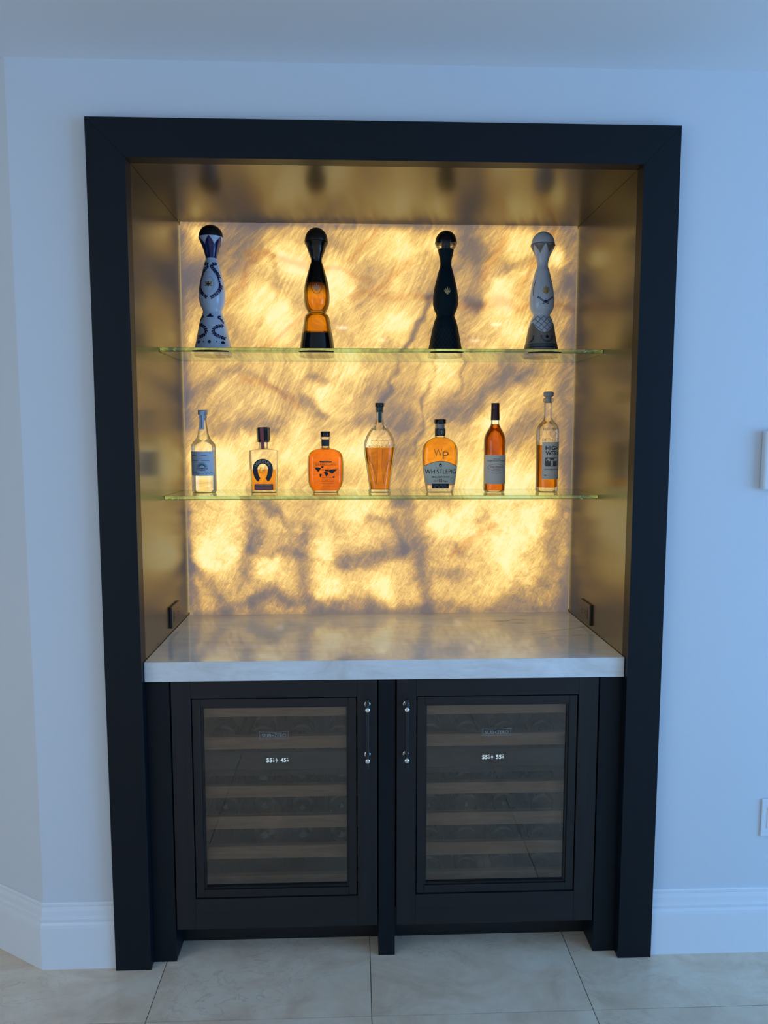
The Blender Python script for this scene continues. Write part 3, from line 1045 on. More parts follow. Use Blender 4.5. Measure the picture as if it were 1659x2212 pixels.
def wine_bottle_mesh():
    prof = [(0.010, 0.0), (0.002, 0.012), (0.0, 0.026), (0.001, 0.033), (0.004, 0.0362), (0.010, 0.0372), (0.175, 0.0372), (0.195, 0.033),
            (0.215, 0.021), (0.232, 0.0152), (0.285, 0.0142), (0.288, 0.0152), (0.300, 0.0152), (0.300, 0.0)]
    bm = lathe_bm(prof, (0, 0, 0), 'y', 28)
    me_ = bpy.data.meshes.new('wine_bottle')
    bm.to_mesh(me_)
    bm.free()
    me_.materials.append(M['wine_glass'])
    me_.polygons.foreach_set('use_smooth', [True] * len(me_.polygons))
    return me_


wb = wine_bottle_mesh()
lab_me = bpy.data.meshes.new('wine_label')
bm = cyl_bm((0, 0.06, 0), (0, 0.15, 0), 0.0375, seg=28)
bmesh.ops.delete(bm, geom=[f for f in bm.faces if len(f.verts) > 4], context='FACES')
bm.to_mesh(lab_me)
bm.free()
lab_me.materials.append(plain('wine_label_paper', (0.5, 0.48, 0.43), 0.7))
ROWS = [(0.6755, 'top row'), (0.5205, 'second row'), (0.4240, 'third row'), (0.3280, 'fourth row'), (0.2320, 'lowest row')]
ORD = ('first', 'second', 'third', 'fourth')
MISS = {('l', 4, 0), ('l', 4, 1), ('l', 4, 2), ('l', 4, 3), ('l', 3, 0), ('l', 1, 0)}
for key, xs, cool in (('l', (-0.452, -0.333, -0.214, -0.095), 'angled wall'), ('r', (0.182, 0.300, 0.418, 0.538), 'wall tablet')):
    for ri, (zr, where) in enumerate(ROWS):
        for bi_, xx in enumerate(xs):
            if (key, ri, bi_) in MISS:
                continue
            o = bpy.data.objects.new('wine_bottle', wb)
            COL.objects.link(o)
            o.location = (xx, 0.130 + random.uniform(0, 0.02), zr + LIFT[key][ri])
            nth = ORD[3 - bi_] if key == 'l' else ORD[bi_]
            tag(o, 'dark wine bottle, %s from divider post, %s of the cooler by the %s' % (nth, where, cool), 'wine bottle',
                'wine bottles in the cooler by the %s' % cool)
            lb_ = bpy.data.objects.new('paper_label', lab_me)
            COL.objects.link(lb_)
            lb_.parent = o

# ------------------------------------------------------------------ bottles on the shelves


def pchip(xs, ys, xq):
    xs, ys = np.array(xs, float), np.array(ys, float)
    h_ = np.diff(xs)
    d = np.diff(ys) / h_
    m = np.zeros_like(ys)
    for i in range(1, len(xs) - 1):
        if d[i - 1] * d[i] > 0:
            w1, w2 = 2 * h_[i] + h_[i - 1], h_[i] + 2 * h_[i - 1]
            m[i] = (w1 + w2) / (w1 / d[i - 1] + w2 / d[i])
    m[0], m[-1] = d[0], d[-1]
    k = np.clip(np.searchsorted(xs, xq) - 1, 0, len(h_) - 1)
    t = (xq - xs[k]) / h_[k]
    return ((2 * t ** 3 - 3 * t ** 2 + 1) * ys[k] + (t ** 3 - 2 * t ** 2 + t) * h_[k] * m[k]
            + (-2 * t ** 3 + 3 * t ** 2) * ys[k + 1] + (t ** 3 - t ** 2) * h_[k] * m[k + 1])


class Form:
    """turned or flask-shaped vessel: half width a(z), half depth b(z), superellipse power n(z)"""

    def __init__(self, prof, k, base, depth=1.0, power=2.0, min_b=None, seg=48, neck=None):
        # prof rows: (mark, half width) from top to bottom in drawing units; k metres per unit; base = mark of the bottom
        rows = sorted(((base - m) * k, w * k) for m, w in prof)
        self.z = [r[0] for r in rows]
        self.a = [r[1] for r in rows]
        self.neck = neck * k if neck else None      # half width at which a flask becomes round
        self.depth, self.power, self.seg = depth, power, seg
        self.k, self.base = k, base

    def at(self, z):
        a = float(pchip(self.z, self.a, np.array([min(max(z, self.z[0]), self.z[-1])]))[0])
        if self.neck:
            t = min(1.0, max(0.0, (a - self.neck) / (self.neck * 1.2)))
            dmax = max(self.a) * self.depth
            b = min(a, dmax) if t < 1 else min(a, dmax * (0.85 + 0.15 * min(1, a / max(self.a))))
            n = 2.0 + (self.power - 2.0) * t
        else:
            b, n = a * self.depth, self.power
        return a, b, n

    def Z(self, mark):
        return (self.base - mark) * self.k

    def loft(self, z0=None, z1=None, inset=0.0, extra=40, cap=True, inset_b=None):
        z0 = self.z[0] if z0 is None else z0
        z1 = self.z[-1] if z1 is None else z1
        zs = sorted(set([z0, z1] + [z for z in self.z if z0 < z < z1] + list(np.linspace(z0, z1, extra))))
        bm = bmesh.new()
        rings = []
        for z in zs:
            a, b, n = self.at(z)
            a, b = max(a - inset, 0.0004), max(b - (inset if inset_b is None else inset_b), 0.0004)
            ring = []
            for i in range(self.seg):
                t = 2 * PI * (i + 0.5) / self.seg
                c, s = math.cos(t), math.sin(t)
                ring.append(bm.verts.new((a * math.copysign(abs(c) ** (2 / n), c), b * math.copysign(abs(s) ** (2 / n), s), z)))
            rings.append(ring)
        for p, q in zip(rings, rings[1:]):
            for i in range(self.seg):
                bm.faces.new((p[i], p[(i + 1) % self.seg], q[(i + 1) % self.seg], q[i]))
        if cap:
            bm.faces.new(rings[0][::-1])
            bm.faces.new(rings[-1])
        return bm

    def front(self, x, z, off=0.0005):
        a, b, n = self.at(z)
        a, b = a + off, b + off
        q = min(abs(x) / a, 0.9995)
        return (x, -b * (1 - q ** n) ** (1 / n), z)

    def patch(self, x0, x1, z0, z1, off=0.0005, nx=22, nz=10, top=None, bottom=None):
        """label paper on the front; top and bottom may be functions of x"""
        vs_, fs = [], []
        for j in range(nz + 1):
            for i in range(nx + 1):
                x = x0 + (x1 - x0) * i / nx
                lo = bottom(x) if bottom else z0
                hi = top(x) if top else z1
                z = lo + (hi - lo) * j / nz
                xl = x
                a = self.at(z)[0]
                xl = max(-a * 0.985, min(a * 0.985, x))
                vs_.append(self.front(xl, z, off))
        for j in range(nz):
            for i in range(nx):
                p = j * (nx + 1) + i
                fs.append((p, p + 1, p + nx + 2, p + nx + 1))
        me_ = bpy.data.meshes.new('label')
        me_.from_pydata(vs_, [], fs)
        me_.update()
        return me_

    def band(self, lo, hi, off=0.0004, seg=96, nz=8):
        """full ring between two heights (functions of the angle, 0 = front)"""
        vs_, fs = [], []
        for j in range(nz + 1):
            for i in range(seg):
                th = 2 * PI * i / seg
                z = lo(th) + (hi(th) - lo(th)) * j / nz
                a, b, n = self.at(z)
                vs_.append(((a + off) * math.sin(th), -(b + off) * math.cos(th), z))
        for j in range(nz):
            for i in range(seg):
                p, q = j * seg + i, j * seg + (i + 1) % seg
                fs.append((p, q, q + seg, p + seg))
        me_ = bpy.data.meshes.new('band')
        me_.from_pydata(vs_, [], fs)
        me_.update()
        return me_

    def art(self, art, off=0.0010, name='print'):
        keep = [f for f in art.f if all(abs(art.v[i][0]) < 0.965 * self.at(art.v[i][1])[0] for i in f)]
        used = sorted({i for f in keep for i in f})
        new = {i: n for n, i in enumerate(used)}
        art.v, art.f = [art.v[i] for i in used], [tuple(new[i] for i in f) for f in keep]
        return art.mesh(lambda x, z: self.front(x, z, off), name)


PX = 0.00156          # metres per photographed unit on the shelves


def soft(o, ang=40):
    return shade_auto(o, ang)


M['ceramic'] = plain('white_ceramic', (0.58, 0.635, 0.72), 0.14, 0, 0.5, 0.01)
M['cobalt'] = plain('cobalt_glaze', (0.006, 0.011, 0.095), 0.12)
M['navy_leaf'] = plain('navy_brushwork', (0.008, 0.012, 0.060), 0.2)
M['pewter'] = plain('dark_pewter', (0.035, 0.042, 0.048), 0.28, 0.75)
M['gold'] = plain('gold_print', (0.62, 0.42, 0.18), 0.3, 0.6)
M['teal_matte'] = plain('dark_teal_matte', (0.0015, 0.0115, 0.0185), 0.6, 0, 0.12)
M['taupe'] = plain('taupe_glaze', (0.20, 0.18, 0.145), 0.3)
M['slate_line'] = plain('slate_linework', (0.13, 0.15, 0.17), 0.4)
M['teal_band'] = plain('teal_band', (0.020, 0.052, 0.075), 0.25)
M['ink'] = plain('label_ink', (0.012, 0.013, 0.016), 0.6)
M['red_ink'] = plain('label_red', (0.30, 0.035, 0.05), 0.6)
M['gold_ink'] = plain('pale_ink', (0.55, 0.50, 0.42), 0.5)
M['teal_ink'] = plain('label_teal', (0.010, 0.17, 0.17), 0.6)
M['paper_blue'] = plain('label_paper_cool', (0.66, 0.71, 0.76), 0.7)
M['paper_grey'] = plain('label_paper_warm', (0.76, 0.68, 0.57), 0.7)
M['paper_sage'] = plain('label_paper_sage', (0.68, 0.64, 0.48), 0.7)
M['paper_red'] = plain('label_paper_red', (0.42, 0.10, 0.09), 0.6)
M['slate_paper'] = plain('horseshoe_slate', (0.028, 0.034, 0.048), 0.5)
M['cork_grey'] = plain('grey_wood_stopper', (0.38, 0.36, 0.33), 0.6, var=0.15)
M['maroon'] = plain('maroon_capsule', (0.045, 0.008, 0.016), 0.35)
M['green_strip'] = plain('green_strip', (0.02, 0.055, 0.045), 0.4)
M['brown_cap'] = plain('brown_black_cap', (0.018, 0.011, 0.009), 0.35)
M['amber'] = liquid('amber_spirit', (0.82, 0.53, 0.075))
M['orange'] = liquid('orange_spirit', (0.96, 0.53, 0.03))
M['gold_spirit'] = liquid('golden_spirit', (0.96, 0.66, 0.12))
M['deep_amber'] = liquid('deep_amber_spirit', (0.77, 0.41, 0.03))
M['pale_spirit'] = liquid('clear_spirit', (0.98, 0.97, 0.92), 1.12)
M['honey'] = liquid('honey_spirit', (0.94, 0.66, 0.14))


def stand(name, x, y, z, label, cat='bottle', group=None, rz=0.0):
    o = thing(name, (x, y, z), label, cat, group)
    o.rotation_euler = (0, 0, rz)
    return o


def dome(form, mark_rim, hw, mark_top, k, base, flat=0.0):
    """half-ball stopper profile from rim to crown"""
    z0, z1, r = (base - mark_rim) * k, (base - mark_top) * k, hw * k
    prof = [(z0 - 0.004, r * 0.90), (z0 - 0.003, r * 1.01), (z0, r * 1.015)]
    n = 10
    for i in range(1, n + 1):
        t = PI / 2 * i / n
        prof.append((z0 + (z1 - z0) * math.sin(t), max(r * math.cos(t), 0.0003)))
    return prof


def leaf_pair(art, pts, length, width, spread=0.6, step=None):
    """paired leaves set along a curve"""
    for (xa, za), (xb, zb) in zip(pts, pts[1:]):
        ang = math.atan2(zb - za, xb - xa)
        for s in (-1, 1):
            art.leaf(xa, za, ang + s * spread, length, width)


def resample(pts, step):
    out = [pts[0]]
    acc = 0.0
    for (xa, za), (xb, zb) in zip(pts, pts[1:]):
        l = math.hypot(xb - xa, zb - za)
        t = step - acc
        while t <= l:
            out.append((xa + (xb - xa) * t / l, za + (zb - za) * t / l))
            t += step
        acc = (acc + l) % step
    return out


def agave(art, x, z, size, blades=5, w=0.24):
    for i in range(blades):
        a = PI / 2 + (i - (blades - 1) / 2) * (1.25 / (blades - 1)) * -1
        l = size * (1.0 - 0.28 * abs(i - (blades - 1) / 2) / ((blades - 1) / 2))
        art.leaf(x, z, a, l, size * w)


YU, YL = 0.45, 0.46

# --- white decanter painted with navy wreaths
k5 = PX / 5.184
F = Form([(222, 128), (232, 134), (250, 128), (290, 108), (340, 88), (400, 70), (440, 61), (455, 61), (500, 76), (560, 92), (640, 112), (720, 130),
          (800, 142), (860, 144.5), (920, 138), (960, 126), (1000, 108), (1020, 104), (1040, 108), (1080, 124), (1130, 140), (1200, 155),
          (1300, 175), (1390, 195), (1455, 207), (1462, 200)], k5, 1462)
b = stand('decanter', -0.5170, YU, Z_S1, 'white ceramic decanter painted with navy leaf wreaths, dark metal dome stopper', 'decanter')
body = soft(local('body', F.loft(extra=70), M['ceramic'], b))
soft(local('stopper', lathe_bm(dome(F, 222, 131, 95, k5, 1462), (0, 0, 0), 'z', 40), M['pewter'], b))


def crown(F, z_lo, z_valley, z_tip, n, phase=0.0):
    def f(th):
        u = ((th / (2 * PI) * n + phase) % 1.0)
        s = abs(u - 0.5) * 2          # 0 in the valley, 1 at the tip
        return z_valley + (z_tip - z_valley) * (1 - s) ** 0.9
    return f


cf = crown(F, 0, F.Z(315), F.Z(232), 6, 0.5)
local('neck_glaze', F.band(lambda th: F.Z(452), cf, 0.0004, 120, 12), M['cobalt'], body, True)
q = 1 / 8.5123 * PX


def qa(x, y):
    return ((x - (295 + y * 50 / 2110)) * q, (762.5 - (500 + y / 8.5123)) * PX)


art = Art()
LW, WW = 0.0095, 0.0052
for path in ([(285, 735), (215, 790), (170, 870), (138, 960), (124, 1060), (140, 1140), (180, 1210), (228, 1260), (290, 1305)],
             [(315, 715), (380, 790), (430, 850), (470, 920), (492, 1000), (505, 1060), (498, 1130), (460, 1200), (410, 1255), (335, 1300)],
             [(205, 680), (250, 690), (305, 705)], [(425, 685), (385, 688), (335, 700)],
             [(110, 1740), (180, 1770), (250, 1825), (272, 1890), (225, 1955), (150, 1980), (80, 1985)],
             [(555, 1770), (460, 1790), (390, 1850), (402, 1920), (480, 1970), (600, 2005)],
             [(205, 1605), (150, 1625), (115, 1680)], [(455, 1610), (520, 1650), (565, 1720)]):
    p = resample([qa(*c) for c in path], 0.0072)
    wr = Art()
    leaf_pair(wr, p, LW, WW, 0.55)
    local('painted_wreath', F.art(wr, 0.0006), M['navy_leaf'], body)
art = Art()
x, z = qa(325, 1625)
agave(art, x, z, 0.0125, 5, 0.36)
art.leaf(x, z, 0.25, 0.012, 0.005).leaf(x, z, PI - 0.25, 0.012, 0.005)
for c in ((130, 2095), (335, 2100), (560, 2105)):
    agave(art, *qa(*c), 0.0115, 5, 0.42)
for c in ((223, 2070), (458, 2070)):
    art.ellipse(*qa(*c), 0.0021, 0.0021, 10)
local('painted_motif', F.art(art, 0.0006), M['navy_leaf'], body)['kind'] = 'stuff'
art = Art()
mx, mz = qa(300, 1055)
art.ring(mx, mz, 0.0200, 0.0275, 0.0022, 36)
local('medallion', F.art(art, 0.0016), M['ceramic'], body)
art = Art()
for sx in (-1, 1):
    for a_, l_ in ((0.62, 0.0150), (-0.52, 0.0138)):
        an = a_ if sx > 0 else PI - a_
        art.leaf(mx, mz, an, l_, 0.0066)
local('emblem', F.art(art, 0.0010), M['gold'], body)
art = Art()
for an in (PI / 2, -PI / 2, 0, PI):
    art.leaf(mx, mz, an, 0.0090, 0.0034)
art.ellipse(mx, mz, 0.0024, 0.0034)
local('emblem', F.art(art, 0.0014), M['ink'], body)

# --- clear and black decanter holding amber tequila
F = Form([(275, 124), (284, 130), (300, 120), (330, 105), (380, 88), (430, 68), (455, 61), (475, 61), (520, 74), (600, 97), (700, 124), (780, 137), (860, 142),
          (910, 140), (950, 133), (990, 118), (1014, 105), (1030, 101), (1042, 108), (1056, 124), (1080, 135), (1120, 144), (1180, 153), (1245, 164),
          (1255, 169), (1262, 170), (1300, 176), (1405, 190), (1460, 199), (1468, 194)], k5, 1468)
t = NT('smoked_gradient_glass')
tc = t.n('TexCoord')
sx_ = t.n('SeparateXYZ', ins={0: tc.outputs['Object']})
zn = t.math('MULTIPLY', sx_.outputs[2], 2.0)
zz = lambda m: F.Z(m) * 2.0
msk = t.ramp(zn, [(0.0, (1, 1, 1)), (zz(1262), (1, 1, 1)), (zz(1250), (0, 0, 0)), (zz(830), (0, 0, 0)), (zz(690), (1, 1, 1)), (zz(470), (1, 1, 1)), (zz(440), (0.94, 0.94, 0.94))])
lw = t.n('LayerWeight', ins={'Blend': 0.5})
fe = t.math('POWER', lw.outputs['Facing'], 3.0)
tr = t.n('BsdfTransparent', ins={'Color': t.mix(fe, (1, 0.97, 0.9), (0.22, 0.14, 0.05))})
gl = t.n('BsdfGlossy', ins={'Roughness': 0.03})
fr = t.n('Fresnel', ins={'IOR': 1.45})
see = t.n('MixShader', ins={0: t.math('MULTIPLY', fr.outputs[0], 0.8), 1: tr.outputs[0], 2: gl.outputs[0]})
blk = t.n('BsdfPrincipled', ins={'Base Color': (0.0025, 0.0025, 0.003, 1), 'Roughness': 0.12})
mxs = t.n('MixShader', ins={0: msk, 1: see.outputs[0], 2: blk.outputs[0]})
t.t.links.new(mxs.outputs[0], t.out.inputs[0])
b = stand('decanter', -0.1727, YU, Z_S1, 'black-shaded glass decanter showing amber tequila through its waist, black dome stopper', 'decanter')
body = soft(local('body', F.loft(extra=70), t.m, b))
soft(local('stopper', lathe_bm(dome(F, 262, 127, 117, k5, 1468), (0, 0, 0), 'z', 40), M['brown_cap'], b))
soft(local('tequila', F.loft(F.Z(1240), F.Z(1038), 0.004), M['honey'], b))
soft(local('tequila', F.loft(F.Z(1012), F.Z(720), 0.004), M['honey'], b))
art = Art().ring(0.002, F.Z(755), 0.0185, 0.0275, 0.0014, 32)
local('medallion', F.art(art, 0.0012), M['pewter'], body)
art = Art()
agave(art, 0.002, F.Z(822), 0.026, 5, 0.08)
local('emblem', F.art(art, 0.0012), M['cork_grey'], body)

# --- matte dark teal decanter
k4 = PX / 3.95
F = Form([(205, 90), (215, 89), (235, 78), (256, 67), (262, 66), (300, 58), (350, 48), (380, 47), (430, 60), (500, 78), (600, 100), (660, 106), (700, 106), (740, 98),
          (780, 82), (798, 76), (812, 79), (840, 91), (900, 107), (1000, 127), (1080, 142), (1112, 147), (1116, 143)], k4, 1116)
b = stand('decanter', 0.2562, YU, Z_S1, 'matte dark teal decanter with small gold agave mark, black dome stopper', 'decanter')
body = soft(local('body', F.loft(F.z[0], F.Z(257), extra=70), M['teal_matte'], b))
soft(local('neck_ring', F.loft(F.Z(257), F.Z(207), extra=10), M['glass'], b))
soft(local('cork', cyl_bm((0, 0, F.Z(262)), (0, 0, F.Z(203)), 0.015), M['pewter'], b))
soft(local('stopper', lathe_bm(dome(F, 200, 92, 100, k4, 1116), (0, 0, 0), 'z', 40), M['black_gloss'], b))
art = Art()
agave(art, 0.0015, F.Z(642), 0.0275, 5, 0.13)
local('emblem', F.art(art, 0.0008), M['gold'], body)
art = Art()
for i in range(-5, 6):
    for s in (-1, 1):
        pts = [(i * 0.0125 + s * 0.0125 * 0.5 * j, F.Z(1110) + 0.0098 * j) for j in range(0, 9)]
        pts = [p for p in pts if abs(p[0]) < F.at(p[1])[0] * 0.93]
        if len(pts) > 1:
            art.line(pts, 0.0010)
local('lattice', F.art(art, 0.0006), M['black'], body)

# --- white decanter with taupe skirt and lattice
F = Form([(205, 96), (216, 99), (235, 92), (260, 80), (300, 62), (340, 50), (362, 45), (378, 45), (420, 58), (500, 78), (600, 98), (660, 104), (700, 104), (740, 97),
          (765, 86), (782, 73), (792, 71), (802, 75), (830, 90), (870, 103), (950, 118), (1000, 127), (1075, 143), (1112, 149), (1116, 145)], k4, 1116)
b = stand('decanter', 0.5805, YU, Z_S1, 'white ceramic decanter with grey lattice, taupe skirt and white dome stopper', 'decanter')
body = soft(local('body', F.loft(extra=70), M['ceramic'], b))
soft(local('stopper', lathe_bm(dome(F, 204, 98, 100, k4, 1116), (0, 0, 0), 'z', 40), M['ceramic'], b))
local('stopper_rim', F.band(lambda th: F.Z(213), lambda th: F.Z(205), 0.0022, 48, 1), M['slate_line'], body)
cf = crown(F, 0, F.Z(292), F.Z(216), 6, 0.5)
local('neck_glaze', F.band(cf, lambda th: F.Z(215), 0.0004, 120, 8), M['taupe'], body, True)


def skirt(th):
    u = ((th / (2 * PI) * 3 + 0.5) % 1.0) - 0.5       # scallops
    return F.Z(945) + (F.Z(862) - F.Z(945)) * min(1.0, (abs(u) * 2) ** 1.8 * 1.25)


local('skirt_glaze', F.band(lambda th: 0.003, skirt, 0.0004, 120, 12), M['taupe'], body, True)
for za, zb_, mt in ((1046, 1038, 'teal_band'), (1054, 1050, 'teal_band'), (1072, 1060, 'navy_leaf')):
    local('painted_band', F.band(lambda th, m=za: F.Z(m), lambda th, m=zb_: F.Z(m), 0.0008, 60, 2), M[mt], body)
art = Art()
zt_, zl = F.Z(806), F.Z(945)
for i in range(-7, 8):
    for s in (-1, 1):
        pts = []
        for j in range(0, 22):
            x, z = i * 0.0195 + s * j * 0.0052 * 0.62, zt_ - j * 0.0032
            if abs(x) < F.at(z)[0] * 0.95:
                th = math.asin(max(-1, min(1, x / F.at(z)[0])))
                if z > skirt(th):
                    pts.append((x, z))
        if len(pts) > 1:
            art.line(pts, 0.0017)
local('lattice', F.art(art, 0.0007), M['slate_line'], body)
art = Art()
for cx_ in (0.0085, -0.0465):
    sc = 1.0 if cx_ > 0 else 0.62
    zc = F.Z(980)
    agave(art, cx_, zc - 0.006, 0.0115, 5, 0.42) if sc == 1 else art.leaf(cx_, zc - 0.006, 1.5, 0.011, 0.005)
    for i in range(13):
        an = PI * (1.0 + i / 12.0)
        art.leaf(cx_ + 0.0150 * sc * math.cos(an), zc + 0.002 + 0.0150 * math.sin(an), an, 0.0075 * (0.6 + 0.4 * sc), 0.0028)
for s in (-1, 1):
    pts = [(0.003 + s * 0.004, F.Z(694)), (0.003 + s * 0.014, F.Z(672)), (0.003 + s * 0.024, F.Z(655)), (0.003 + s * 0.031, F.Z(640))]
    leaf_pair(art, resample(pts, 0.0058), 0.0058, 0.0030, 0.5)
agave(art, 0.003, F.Z(706), 0.0125, 5, 0.30)
art.leaf(0.001, F.Z(705), PI, 0.009, 0.003).leaf(0.005, F.Z(705), 0, 0.009, 0.003)
art.line([(-0.0345, F.Z(640)), (-0.0345, F.Z(590)), (-0.0305, F.Z(545)), (-0.0255, F.Z(500))], 0.0010)
for i in range(16):
    art.leaf(-0.048 + i * 0.0063, F.Z(1070), 0.5, 0.006, 0.0022)
local('painted_motif', F.art(art, 0.0011), M['navy_leaf'], body)
art = Art().ring(0.004, F.Z(590), 0.0185, 0.0290, 0.0016, 32)
local('medallion', F.art(art, 0.0014), M['ceramic'], body)
art = Art()
agave(art, 0.004, F.Z(632), 0.0300, 5, 0.20)
local('emblem', F.art(art, 0.0012), M['gold'], body)

# ---------------- lower shelf
# --- clear tequila bottle
k7 = PX / 7.213
F = Form([(268, 62), (300, 62), (318, 60), (324, 52), (400, 60), (500, 74), (590, 92), (640, 116), (690, 160), (730, 184), (770, 190), (1400, 190), (1450, 187), (1475, 174)], k7, 1475)
b = stand('tequila_bottle', -0.5590, YL, Z_S2, 'clear round-shouldered tequila bottle with pale label and grey wood stopper', 'bottle')
body = soft(local('body', F.loft(extra=60), M['glass'], b))
soft(local('tequila', F.loft(F.Z(1440), F.Z(1180), 0.0045), M['pale_spirit'], b))
st = soft(local('stopper', lathe_bm([(F.Z(262), 0.0154), (F.Z(260), 0.0158), (F.Z(194), 0.0158), (F.Z(190), 0.0152)], (0, 0, 0), 'z', 32), M['cork_grey'], b))
soft(local('cork', cyl_bm((0, 0, F.Z(345)), (0, 0, F.Z(262)), 0.0098), M['cork_grey'], b))
local('neck_strip', F.patch(-0.0085, 0.0070, F.Z(490), F.Z(200), 0.0045), M['paper_blue'], b)
lab = local('label', F.patch(-170 * k7, 174 * k7, F.Z(1203), F.Z(826), 0.0006), M['paper_blue'], b)
art = Art()
L = lambda x: (x - 375) * k7
art.text('CASAMIGOS', L(298), L(468), F.Z(1102), F.Z(1076), 0.01)
art.text('Tequila', L(335), L(432), F.Z(1132), F.Z(1108), 0.01)
for x0, x1, m in ((212, 300, 890), (370, 460, 890), (208, 348, 940), (370, 540, 940), (212, 325, 966), (370, 500, 966)):
    art.line(resample([(L(x0), F.Z(m)), (L(x1), F.Z(m))], 0.0021)[::1], 0.0014) if m != 940 else art.line([(L(x0), F.Z(m)), (L(x1), F.Z(m))], 0.0019)
art.line([(L(230), F.Z(1160)), (L(250), F.Z(1145)), (L(262), F.Z(1168)), (L(290), F.Z(1140)), (L(300), F.Z(1170)), (L(330), F.Z(1160)), (L(322), F.Z(1190))], 0.0008)
art.line([(L(345), F.Z(1172)), (L(410), F.Z(1170))], 0.0008)
art.line([(L(430), F.Z(1140)), (L(445), F.Z(1178)), (L(465), F.Z(1150)), (L(490), F.Z(1172)), (L(510), F.Z(1140)), (L(540), F.Z(1168))], 0.0008)
art.line([(L(210), F.Z(846)), (L(540), F.Z(848))], 0.0010)
local('lettering', F.art(art, 0.0011), M['ink'], lab)
art = Art()
for i in range(21):
    an = PI * i / 20
    x, z = L(382), F.Z(1066)
    art.line([(x + 0.008 * math.cos(an), z + 0.006 * math.sin(an)), (x + 0.0175 * math.cos(an), z + 0.0155 * math.sin(an))], 0.0008)
art.poly([(L(382) + 0.0115 * math.cos(PI * i / 14), F.Z(1066) + 0.0085 * math.sin(PI * i / 14)) for i in range(15)])
local('agave_mark', F.art(art, 0.0012), M['teal_ink'], lab)
art = Art()
for i in range(10):
    z = F.Z(275) - i * 0.0042
    art.rect(-0.0025, 0.0005, z - 0.0022, z)
local('lettering', F.art(art, 0.0052), M['ink'], b)

# --- square decanter bottle with horseshoe
F = Form([(690, 88), (700, 70), (760, 68), (790, 74), (806, 92), (814, 140), (822, 200), (832, 217), (850, 220), (1000, 216), (1300, 205), (1440, 200), (1480, 196), (1488, 186)], k7, 1488,
         depth=0.62, power=7.0, neck=92)
b = stand('tequila_bottle', -0.3570, YL, Z_S2, 'square tequila bottle with slate horseshoe label and faceted black cap', 'bottle')
body = soft(local('body', F.loft(extra=60), M['glass'], b), 50)
soft(local('tequila', F.loft(F.Z(1445), F.Z(1125), 0.0062), M['gold_spirit'], b), 50)
cap = local('cap', lathe_bm([(F.Z(672), 0.0212), (F.Z(662), 0.0222), (F.Z(500), 0.0232), (F.Z(480), 0.0226), (F.Z(466), 0.0196)], (0, 0, 0), 'z', 8), M['black_gloss'], b)
soft(local('cap_collar', cyl_bm((0, 0, F.Z(697)), (0, 0, F.Z(672)), 0.0200), M['black'], b))
zs = [(F.Z(468), -0.0220), (F.Z(520), -0.0226), (F.Z(668), -0.0222), (F.Z(700), -0.0206), (F.Z(800), -0.0170), (F.Z(806), -0.0190)]
vs_, fs = [], []
for i, (z, y) in enumerate(zs):
    sh = 0.0045 * (i / 5.0)
    vs_ += [(-0.0095 + sh, y - 0.0006, z), (0.0025 + sh, y - 0.0006, z)]
for i in range(len(zs) - 1):
    fs.append((2 * i, 2 * i + 1, 2 * i + 3, 2 * i + 2))
me = bpy.data.meshes.new('seal_strip')
me.from_pydata(vs_, [], fs)
local('seal_strip', me, M['paper_red'], b)
L = lambda x: (x - 1298) * k7
art = Art()
n = 40


def shoe(t, r):
    """point on the horseshoe: t 0..1 from one heel over the crown to the other; r 0 inner, 1 outer"""
    an = math.radians(-62 + 304 * t)
    ro = (156 if r else 80) * k7
    x = (ro * math.cos(an))
    z = (ro * (1.0 if math.sin(an) > 0 else (1.52 if r else 2.05)) * math.sin(an))
    z = max(z, -197 * k7)
    return (x, F.Z(1110) + z)


for i in range(n):
    a_, c_ = i / n, (i + 1) / n
    art.poly([shoe(a_, 0), shoe(a_, 1), shoe(c_, 1), shoe(c_, 0)])
hs = local('label', F.art(art, 0.0014), M['slate_paper'], b)
art = Art()
word = 'HERRADURA'
for i, ch in enumerate(word):
    an = math.radians(150 - i * 120 / (len(word) - 1))
    r = 117 * k7
    v2, f2 = fit_text(ch, -0.0036, 0.0036, -0.0042, 0.0042)
    ca, sa = math.cos(an - PI / 2), math.sin(an - PI / 2)
    art.raw([(r * math.cos(an) + x * ca - z * sa, F.Z(1110) + r * math.sin(an) + x * sa + z * ca) for x, z in v2], f2)
local('lettering', F.art(art, 0.0022), M['gold_ink'], hs)
lab = local('label', F.patch(-133 * k7, 157 * k7, F.Z(1440), F.Z(1347), 0.0014), M['paper_red'], b)
art = Art().text('DOUBLE BARREL', -105 * k7, 128 * k7, F.Z(1376), F.Z(1354))
art.line([(-115 * k7, F.Z(1394)), (140 * k7, F.Z(1394))], 0.0009).line([(-115 * k7, F.Z(1418)), (140 * k7, F.Z(1418))], 0.0009)
local('lettering', F.art(art, 0.0022), M['gold_ink'], lab)
art = Art().text('CH', -52 * k7, 34 * k7, F.Z(1180), F.Z(1085))
local('monogram', F.art(art, 0.0012), M['gold'], body)

